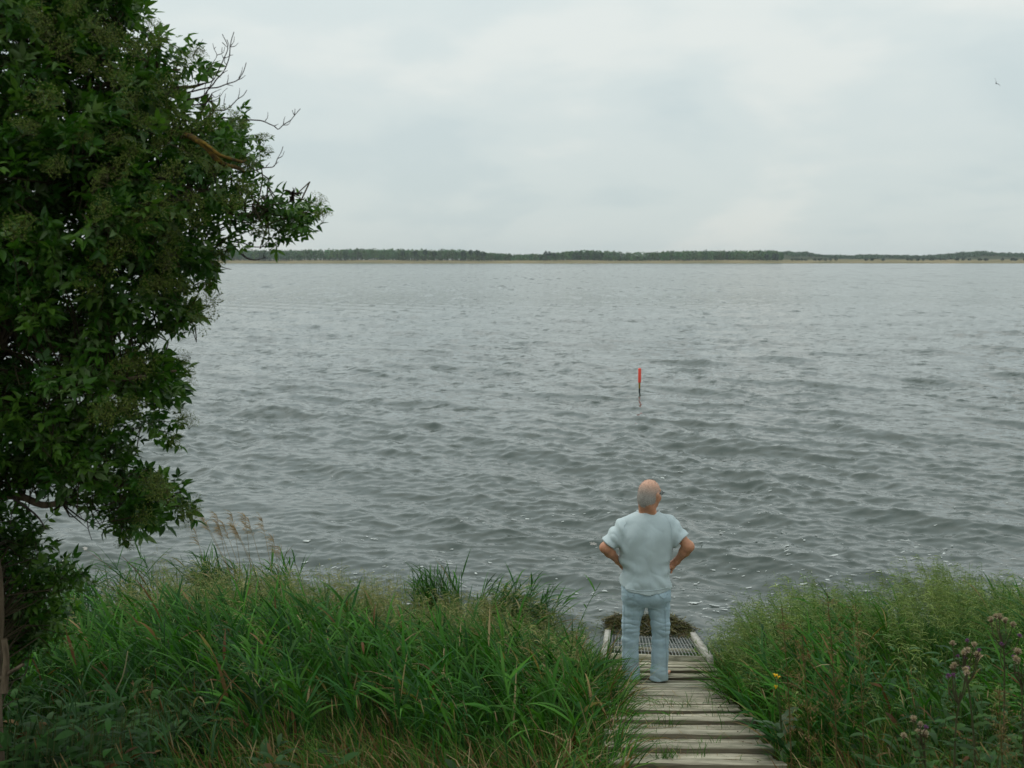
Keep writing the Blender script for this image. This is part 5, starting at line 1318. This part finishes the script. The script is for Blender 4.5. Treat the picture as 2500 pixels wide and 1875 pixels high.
# compound leaf: stalk and five leaflets, a few shapes and tints
def leaflet(L_, w, fold, bend):
    V = np.array([[0, 0, 0], [.34*L_, .44*w, fold*w], [.34*L_, -.44*w, fold*w], [.48*L_, 0, -bend*.2*L_], [.70*L_, .30*w, fold*w*.7-bend*.45*L_], [.70*L_, -.30*w, fold*w*.7-bend*.45*L_], [L_, 0, -bend*L_]])
    T = np.array([[0, 3, 1], [0, 2, 3], [1, 3, 4], [2, 5, 3], [4, 3, 6], [3, 5, 6]]); return V, T
def rotz(a): c, s = cos(a), sin(a); return np.array([[c, -s, 0], [s, c, 0], [0, 0, 1.0]])
def rotx(a): c, s = cos(a), sin(a); return np.array([[1, 0, 0], [0, c, -s], [0, s, c]])
def roty(a): c, s = cos(a), sin(a); return np.array([[c, 0, s], [0, 1, 0], [-s, 0, c]])
LEAF = []
for v in range(6):
    V_, T_, n = [], [], 0; R_ = er.uniform(0.085, 0.12)
    at = [(R_, 0, 1.1), (R_ * 0.93, 0.95, 1.0), (R_ * 0.93, -0.95, 1.0), (R_ * 0.55, 1.15, 0.85), (R_ * 0.55, -1.15, 0.85)]
    for x, a, s in at:
        V, T = leaflet(0.058 * s * er.uniform(0.8, 1.2), 0.030 * s * er.uniform(0.85, 1.1), er.uniform(0.05, 0.4), er.uniform(-0.1, 0.5))
        M = rotz(a + er.normal(0, 0.15)) @ roty(er.normal(0.15, 0.25)) @ rotx(er.normal(0, 0.35))
        V_.append(V @ M.T + np.array([x, 0, -0.25 * x * x / R_])); T_.append(T + n); n += len(V)
    xs_ = np.linspace(0, R_, 4); St = np.stack([xs_, 0 * xs_, -0.25 * xs_ ** 2 / R_], -1)
    V, Q = ribbons(St[None], np.full((1, 4), 0.0016), np.array([[0, 1.0, 0]])); T_.append(np.concatenate([Q[:, [0, 1, 2]], Q[:, [0, 2, 3]]]) + n); V_.append(V)
    LEAF.append((np.concatenate(V_), np.concatenate(T_)))
TINT = np.array([[0.024, 0.080, 0.007], [0.044, 0.118, 0.011], [0.082, 0.168, 0.022], [0.140, 0.215, 0.080]])
TP = [.30, .35, .26, .09]

# every spray: a short twig with two to four compound leaves
LV = []   # origin, matrix, variant, tint
twigs = []
axis0 = TB + np.array([-0.1, 0.1, 0])
for row in SPall:
    p = row[:3]; d = edge_dist(CROWN, row[3:4], row[4:5])[0] if row[4] < 1230 else 60
    o_ = p - np.array([-2.9, 5.6, p[2] - 0.4]); o_ = o_ / np.linalg.norm(o_)
    o_ = o_ + er.normal(0, 0.45, 3); o_ /= np.linalg.norm(o_)
    twigs.append((p - o_ * er.uniform(0.10, 0.22), p))
    for k in range(er.integers(4, 8)):
        d_ = o_ + er.normal(0, 0.75, 3) + np.array([0, -0.15, -0.10]); d_ /= np.linalg.norm(d_)
        up = np.array([0, -0.25, 1.0]) + er.normal(0, 0.5, 3); y_ = np.cross(up, d_); y_ /= np.linalg.norm(y_); z_ = np.cross(d_, y_)
        s = er.uniform(0.7, 1.15) * (0.72 if row[3] > 560 else 1.0); LV.append((p - o_ * er.uniform(0, 0.10), np.stack([d_, y_, z_], 1) * s, er.integers(6), er.choice(4, p=TP)))
# nearest, largest leaves in view become leaves of their own
O_ = np.array([l[0] for l in LV]); zc_ = O_[:, 1] * CP - (O_[:, 2] - EYE) * SP
ux = 1250 + F_PX * O_[:, 0] / zc_; uy = 937.5 - F_PX * (O_[:, 1] * SP + (O_[:, 2] - EYE) * CP) / zc_
inv_ = (ux > 10) & (ux < 800) & (uy > 0) & (uy < 1800)
order = np.argsort(np.where(inv_, zc_, 99)); own = set(order[:300].tolist())
LM = {}
for v in range(6):
    for t in range(4):
        V, T = LEAF[v]; me = mesh_from('leaf', V, T, False, np.tile(TINT[t], (len(V), 1)) * er.uniform(0.9, 1.1)); me.materials.append(M_LEAF); LM[v, t] = me
fol = Bag()
for v in range(6):
    V, T = LEAF[v]; ids = [i for i in range(len(LV)) if LV[i][2] == v and i not in own]
    R_ = np.array([LV[i][1] for i in ids]); o_ = np.array([LV[i][0] for i in ids]); c = TINT[[LV[i][3] for i in ids]] * er.uniform(0.75, 1.3, (len(ids), 1))
    VV = np.einsum('nij,vj->nvi', R_, V) + o_[:, None, :] - TB
    TT = (T[None] + (np.arange(len(ids)) * len(V))[:, None, None]).reshape(-1, 3)
    fol.add(VV, TT, np.repeat(c, len(V), 0))
tag(link('foliage', fol.mesh('foliage'), M_LEAF, elder), kind='stuff')
for i in order[:300]:
    o_, R_, v, t = LV[i]; ob_ = link('leaf', LM[v, t], None, elder); M = Matrix.Identity(4)
    for a in range(3):
        for b_ in range(3): M[a][b_] = R_[a, b_]
        M[a][3] = o_[a] - TB[a]
    ob_.matrix_local = M
# limbs
m_bark = mat('elder_bark', rough=0.9, spec=0.15); g = NT(m_bark)
nb_ = g.noise(g.coord('Object', (30, 30, 8)), 1.0, 6, 0.65)
g.l(g.ramp(nb_, [(0.3, (0.055, 0.040, 0.026)), (0.7, (0.20, 0.15, 0.10))]), g.b.inputs['Base Color']); g.l(g.bump(nb_, 0.8, 0.01), g.b.inputs['Normal'])
m_lich = mat('lichen_bark', rough=0.9, spec=0.1); g = NT(m_lich)
nb_ = g.noise(g.coord('Object', (1, 1, 1)), 40, 5)
g.l(g.ramp(nb_, [(0.36, (0.045, 0.032, 0.022)), (0.64, (0.20, 0.125, 0.022)), (0.5, (0.11, 0.07, 0.018))]), g.b.inputs['Base Color']); g.l(g.bump(nb_, 0.8, 0.008), g.b.inputs['Normal'])
m_twig = mat('dead_twig', (0.060, 0.045, 0.042), 0.85, 0.2)
def limb(name, pts, r0, r1, m, K=26, n=9, label=None):
    P = np.array([tp(*q) if len(q) == 2 else tp(*q) for q in pts]) - TB
    t, f = tubes(resample(P, K)[None], np.linspace(r0, r1, K)[None] * (1 + 0.06 * np.sin(np.arange(K) * 1.9))[None], n)
    o = link(name, mesh_from(name, t, f, True), m, elder)
    if label: tag(o, label)
    return resample(P, K)
trunk_pts = [(-20, 2060, 5.5), (4, 1760, 5.5), (-14, 1600, 5.5), (-8, 1500, 5.5), (-16, 1380, 5.5), (-70, 1200, 5.55), (-160, 900, 5.6), (-150, 500, 5.6), (-60, 100, 5.6), (20, -300, 5.6)]
# foot of the trunk on the ground
P = np.array([TB] + [tp(*q) for q in trunk_pts[2:]]) - TB; P[0] = 0
q = resample(P, 40); t, f = tubes(q[None], np.linspace(0.040, 0.028, 40)[None], 12); link('trunk', mesh_from('trunk', t, f, True), m_bark, elder)
LIMBS = [q]
for pts, r0, r1 in [([(-160, 900), (-40, 640), (180, 470), (380, 350), (455, 332)], .036, .020), ([(-160, 960), (-10, 880), (18, 780), (60, 600), (150, 330), (290, 60), (330, -80)], .034, .010),
                    ([(-150, 1010, 5.4), (0, 1012, 5.35), (70, 985, 5.3), (140, 950, 5.25), (280, 930, 5.3), (430, 905, 5.5)], .026, .006), ([(-80, 1220), (60, 1215), (100, 1232), (150, 1228)], .024, .016),
                    ([(-160, 850), (120, 690), (330, 640), (520, 610)], .026, .006), ([(-90, 1200), (100, 1172), (300, 1190), (440, 1238)], .02, .004), ([(-160, 900), (100, 790), (280, 790), (410, 800), (480, 760)], .024, .006),
                    ([(-150, 500), (100, 300), (300, 190), (440, 170)], .026, .006), ([(-60, 100), (120, 0), (300, -60)], .022, .008), ([(-160, 900), (-280, 600), (-380, 300)], .034, .01), ([(-150, 500), (-250, 100), (-330, -300)], .03, .01),
                    ([(180, 470), (380, 440), (560, 520), (700, 520), (770, 520)], .018, .003)]:
    LIMBS.append(limb('branch', pts, r0, r1, m_bark))
z4 = lambda x, y: (400 + .22305 * x, 50 + .22305 * y)
limb('branch', [(*z4(*q_), y_) for *q_, y_ in [(80, 1230, 5.5), (240, 1265, 5.2), (350, 1305, 5.0), (470, 1390, 4.97), (555, 1500, 4.97), (650, 1570, 5.0), (760, 1600, 5.1), (900, 1665, 5.5)]], .019, .006, m_lich, label='branch crusted with yellow lichen')
limb('branch', [(*z4(*q_), y_) for *q_, y_ in [(300, 1285, 5.05), (480, 1370, 4.95), (600, 1470, 4.95), (720, 1510, 5.0), (900, 1530, 5.4)]], .010, .004, m_lich, label='thin branch crusted with yellow lichen')
limb('branch', [z4(100, 760), z4(200, 735), z4(330, 725), z4(440, 690)], .013, .004, m_lich, label='dead branch stub with lichen')
# cut stump and pale wood at the foot
limb('cut_stub', [(10, 1560, 5.45), (14, 1590, 5.45), (10, 1690, 5.45)], .014, .02, m_bark, 8)
limb('broken_bough', [(58, 1622, 5.4), (40, 1632, 5.4), (20, 1645, 5.45), (-8, 1662, 5.5)], .008, .012, m_bark, 10)
# twigs that carry the sprays
A = np.array([a for a, b in twigs]) - TB; B = np.array([b for a, b in twigs]) - TB
allp = np.concatenate(LIMBS); 
idx = np.array([np.argmin(np.linalg.norm(allp - a, axis=1) + 0.0 * a[0]) for a in A]); R0 = allp[idx]
mid = (R0 * 0.5 + A * 0.5) + er.normal(0, 0.05, A.shape) + np.array([0, 0, 0.05])
Pt = np.stack([R0, R0 * .7 + mid * .3, mid, mid * 0.4 + A * 0.6, A, B], 1)
tw = Bag(); t, f = tubes(Pt, np.array([.0055, .005, .0042, .0034, .0026, .0018])[None].repeat(len(Pt), 0), 3); tw.add(t, f, np.array([0.075, 0.060, 0.034]))
tag(link('twigs', tw.mesh('twigs', True), M_GRASS, elder), kind='stuff')
# bare dead twigs against the sky, traced one by one
def dead(parts, name='dead_twig', k=z4, r=0.0042):
    b = Bag()
    for j, pl in enumerate(parts):
        pl = list(pl); rr = pl.pop() if isinstance(pl[-1], float) else r * 0.55
        P = np.array([tp(*k(*q), TY - 0.1 + 0.05 * sin(j * 2.1)) for q in pl]) - TB; n = len(P) * 4
        t, f = tubes(resample(P, n)[None], np.linspace(rr, rr * 0.42, n)[None], 5); b.add(t, f)
    link(name, b.mesh(name, True), m_twig, elder)
dead([[(100, 760), (180, 745), (430, 690), (520, 670), (600, 540), (655, 420), (700, 300), (640, 150), .0045], [(640, 240), (700, 300)], [(690, 210), (720, 290)]])
dead([[(120, 810), (200, 800), (400, 755), (520, 720), (580, 640), (640, 580), (690, 480), (720, 370), (725, 290), (740, 210), (768, 125), .0048], [(725, 290), (780, 280), (815, 245)], [(728, 285), (765, 230), (772, 175)], [(640, 580), (700, 545)], [(690, 485), (665, 460), (672, 400)], [(715, 385), (760, 375)], [(650, 415), (700, 400), (735, 375)], [(655, 415), (632, 370)]])
dead([[(250, 870), (300, 860), (440, 820), (500, 745), (580, 735), (690, 695), (810, 650), (870, 560), (902, 460), .0045], [(810, 650), (850, 635), (893, 600)], [(820, 630), (845, 580), (862, 510)], [(690, 695), (703, 640), (705, 590)], [(692, 700), (760, 718)]])
dead([[(250, 915), (290, 920), (480, 885), (470, 800), (520, 690), (560, 560), .004], [(480, 885), (560, 870), (600, 850), (630, 810), (660, 770), (700, 740)], [(440, 820), (470, 660), (520, 590)], [(520, 800), (560, 840), (600, 825), (620, 790)], [(520, 800), (580, 770), (630, 750)], [(500, 890), (560, 885), (595, 880)], [(300, 860), (380, 865), (440, 825)]])
dead([[(300, 780), (375, 695), (440, 590), (480, 550), (540, 460), (580, 380), (550, 310), (535, 250), .003], [(580, 380), (650, 350), (668, 285)], [(635, 350), (637, 290)], [(550, 310), (570, 290)]])
dead([[(500, 1040), (510, 1000), (670, 980), (740, 930), (810, 860), (870, 820), (910, 760), .004], [(810, 860), (825, 800), (830, 740)], [(660, 975), (658, 900), (677, 800)], [(490, 890), (505, 960), (510, 1000)]])
dead([[(310, 400), (350, 330), (405, 265), (415, 225), (427, 205), .0025], [(320, 420), (345, 350), (380, 310), (460, 350)]])
dead([[(640, 1060), (800, 1085), (980, 1090), (1080, 1100), (1170, 1140), (1215, 1160), (1245, 1190), (1310, 1140), (1390, 1090), (1430, 1040), (1495, 965), .0042], [(1310, 1140), (1312, 1100), (1328, 1050)], [(1430, 1040), (1415, 1010), (1405, 980)], [(1430, 1035), (1437, 965)], [(1310, 1145), (1360, 1140), (1390, 1095)], [(1210, 1155), (1255, 1133)], [(1110, 1100), (1135, 1060), (1138, 1000)]])
dead([[(760, 1660), (1000, 1640), (1110, 1610), (1200, 1600), (1250, 1500), (1275, 1460), (1305, 1380), .004], [(1250, 1510), (1290, 1490), (1320, 1430)], [(1120, 1600), (1160, 1555)], [(1205, 1590), (1255, 1545)]])
zf = lambda x, y: (500 + .31645 * x, 590 + .31645 * y)
dead([[(180, 20), (260, 75), (330, 130), (400, 140), (470, 120), .0045], [(200, 0), (290, 10), (380, 40), (490, 30), (555, 0), .004], [(290, 70), (340, 55), (385, 72)], [(460, 130), (455, 100), (478, 60)], [(290, 75), (300, 100), (335, 128)]], k=zf)
dead([[(30, 150), (80, 170), (130, 195), (205, 215), .0035], [(80, 170), (100, 200), (95, 220)], [(70, 130), (120, 95), (150, 110)], [(60, 60), (130, 60), (180, 30)]], k=zf)
dead([[(215, 1225), (212, 1262), (218, 1300), (225, 1320), .0036], [(213, 1265), (245, 1280), (262, 1285)]], k=lambda x, y: (x, y))
dead([[(30, 1215), (60, 1235), (95, 1265), (112, 1292), .008], [(45, 1225), (30, 1250), (25, 1280), .005]], k=lambda x, y: (x, y))
# curled dead leaves on the topmost right spray
db_ = Bag(); pc = tp(715, 478, TY - 0.1) - TB
for k in range(9):
    V, T = leaflet(0.06 * er.uniform(.6, 1), 0.022, 0.5, 0.5); a = er.normal(size=3); a = norm(a); y_ = norm(np.cross(a, er.normal(size=3))); M = np.stack([a, y_, np.cross(a, y_)], 1)
    db_.add(V @ M.T + pc + np.array([er.normal(0, .010), er.normal(0, .010), er.normal(0, .016)]), T, np.array([0.022, 0.014, 0.014]))
link('dead_leaves', db_.mesh('dead_leaves'), M_LEAF, elder)
dead([[(690, 500), (702, 495), (715, 480), (722, 460), .0022]], k=lambda x, y: (x, y))

# flat clusters of green unripe berries
BC = []
OCT_V = np.array([[1, 0, 0], [-1, 0, 0], [0, 1, 0], [0, -1, 0], [0, 0, 1], [0, 0, -1.0]]); OCT_F = np.array([[0, 2, 4], [2, 1, 4], [1, 3, 4], [3, 0, 4], [2, 0, 5], [1, 2, 5], [3, 1, 5], [0, 3, 5]])
for v in range(4):
    b = Bag(); n = 190; a = er.uniform(0, 2 * pi, n); r_ = 0.066 * np.sqrt(er.random(n)) * (1 + 0.22 * np.sin(3 * a + v) + 0.15 * np.sin(5 * a + 2 * v)); C = np.stack([r_ * np.cos(a), r_ * np.sin(a), 0.075 - 2.6 * r_ ** 2 + er.normal(0, 0.008, n)], -1)
    c = np.array([0.165, 0.215, 0.040]) * er.uniform(0.65, 1.4, (n, 1))
    b.add((C[:, None] + OCT_V[None] * er.uniform(0.0024, 0.0036, (n, 1, 1))), (OCT_F[None] + (np.arange(n) * 6)[:, None, None]).reshape(-1, 3), np.repeat(c, 6, 0))
    for k in range(5):
        e_ = np.array([0.035 * cos(k * 1.256), 0.035 * sin(k * 1.256), 0.05]); t, f = tubes(np.array([[np.zeros(3), e_ * 0.6 + [0, 0, 0.004], e_]]), np.array([[.0016, .0012, .0009]]), 4); b.add(t, f, np.array([0.11, 0.10, 0.04]))
    i = er.choice(n, 60, False); S = np.repeat((C[i] * [0.4, 0.4, 0.6])[:, None], 3, 1); S[:, 2] = C[i]; S[:, 1] = (S[:, 0] + S[:, 2]) / 2
    V, Q = ribbons(S, np.full((60, 3), 0.0006), norm(er.normal(size=(60, 3)))); b.add(V, Q, np.tile([0.12, 0.115, 0.045], (len(V), 1)))
    me = b.mesh('berry_cluster'); me.materials.append(M_LEAF); BC.append(me)
cpx = [(90, 40), (180, 20), (230, 70), (260, 95), (300, 110), (115, 70), (285, 190), (400, 215), (405, 250), (425, 270), (450, 150), (480, 130), (60, 310), (285, 340), (325, 370), (250, 440), (290, 415), (420, 430), (520, 280), (500, 310), (575, 300), (640, 330), (650, 365), (470, 380), (520, 410), (255, 515), (390, 500), (475, 490), (475, 545), (560, 500), (300, 600), (50, 560), (560, 590), (545, 620), (520, 640), (370, 700), (400, 690), (440, 710), (500, 690), (508, 735), (490, 770), (430, 800), (330, 870), (300, 900), (350, 900), (450, 880), (465, 920), (280, 1000), (255, 1010), (320, 1000), (440, 1010), (460, 1030), (425, 1075), (390, 1190), (400, 1215), (370, 1180), (470, 1240), (455, 1265), (310, 1320), (350, 1260), (150, 120), (370, 60), (350, 130), (390, 100), (215, 160), (320, 250), (440, 210), (610, 400), (590, 450), (780, 490), (785, 520), (640, 560), (600, 480), (420, 580), (340, 540), (140, 410), (200, 330), (110, 250), (340, 300), (390, 350), (440, 320), (210, 700), (260, 640), (420, 640)]
for i, (x, y) in enumerate(cpx):
    d = edge_dist(CROWN, np.array([x * 1.0]), np.array([y * 1.0]))[0]
    Yv = TY - 0.95 * math.sqrt(min(max(d / 330, 0.01), 1)) - 0.06
    p = at_Y(x, y, Yv) - TB; up = norm(np.array([er.normal(0.15, 0.35), -0.75 + er.normal(0, 0.25), 0.55 + er.normal(0, 0.3)])); x_ = norm(np.cross(up, er.normal(size=3))); y_ = np.cross(up, x_); s = er.uniform(0.75, 1.2)
    if d < 15: s *= 0.75
    R_ = np.stack([x_, y_, up], 1) * s; M = Matrix.Identity(4)
    for a in range(3):
        for b_ in range(3): M[a][b_] = R_[a, b_]
        M[a][3] = p[a] - up[a] * 0.05
    link('berry_cluster', BC[i % 4], None, elder).matrix_local = M

# ------------------------------------------------------------------ the air between here and the far shore
HAZE = 0.00009
hz = mat('haze_air'); t_ = hz.node_tree; t_.nodes.remove(t_.nodes['Principled BSDF'])
pv = t_.nodes.new('ShaderNodeVolumePrincipled'); pv.inputs['Density'].default_value = HAZE; pv.inputs['Color'].default_value = (0.80, 0.88, 0.94, 1)
t_.links.new(pv.outputs[0], t_.nodes['Material Output'].inputs['Volume'])
hx0, hx1, hy0, hy1, hz0, hz1 = -3300, 3300, -60, 3400, -5.0, 45.0
Vh = np.array([[x, y, z] for z in (hz0, hz1) for x, y in ((hx0, hy0), (hx1, hy0), (hx1, hy1), (hx0, hy1))])
Fh = np.array([[3, 2, 1, 0], [4, 5, 6, 7], [0, 1, 5, 4], [1, 2, 6, 5], [2, 3, 7, 6], [3, 0, 4, 7]])
tag(link('haze', mesh_from('haze', Vh, Fh), hz), 'thin pale haze filling the air over the lake', 'haze', kind='stuff')
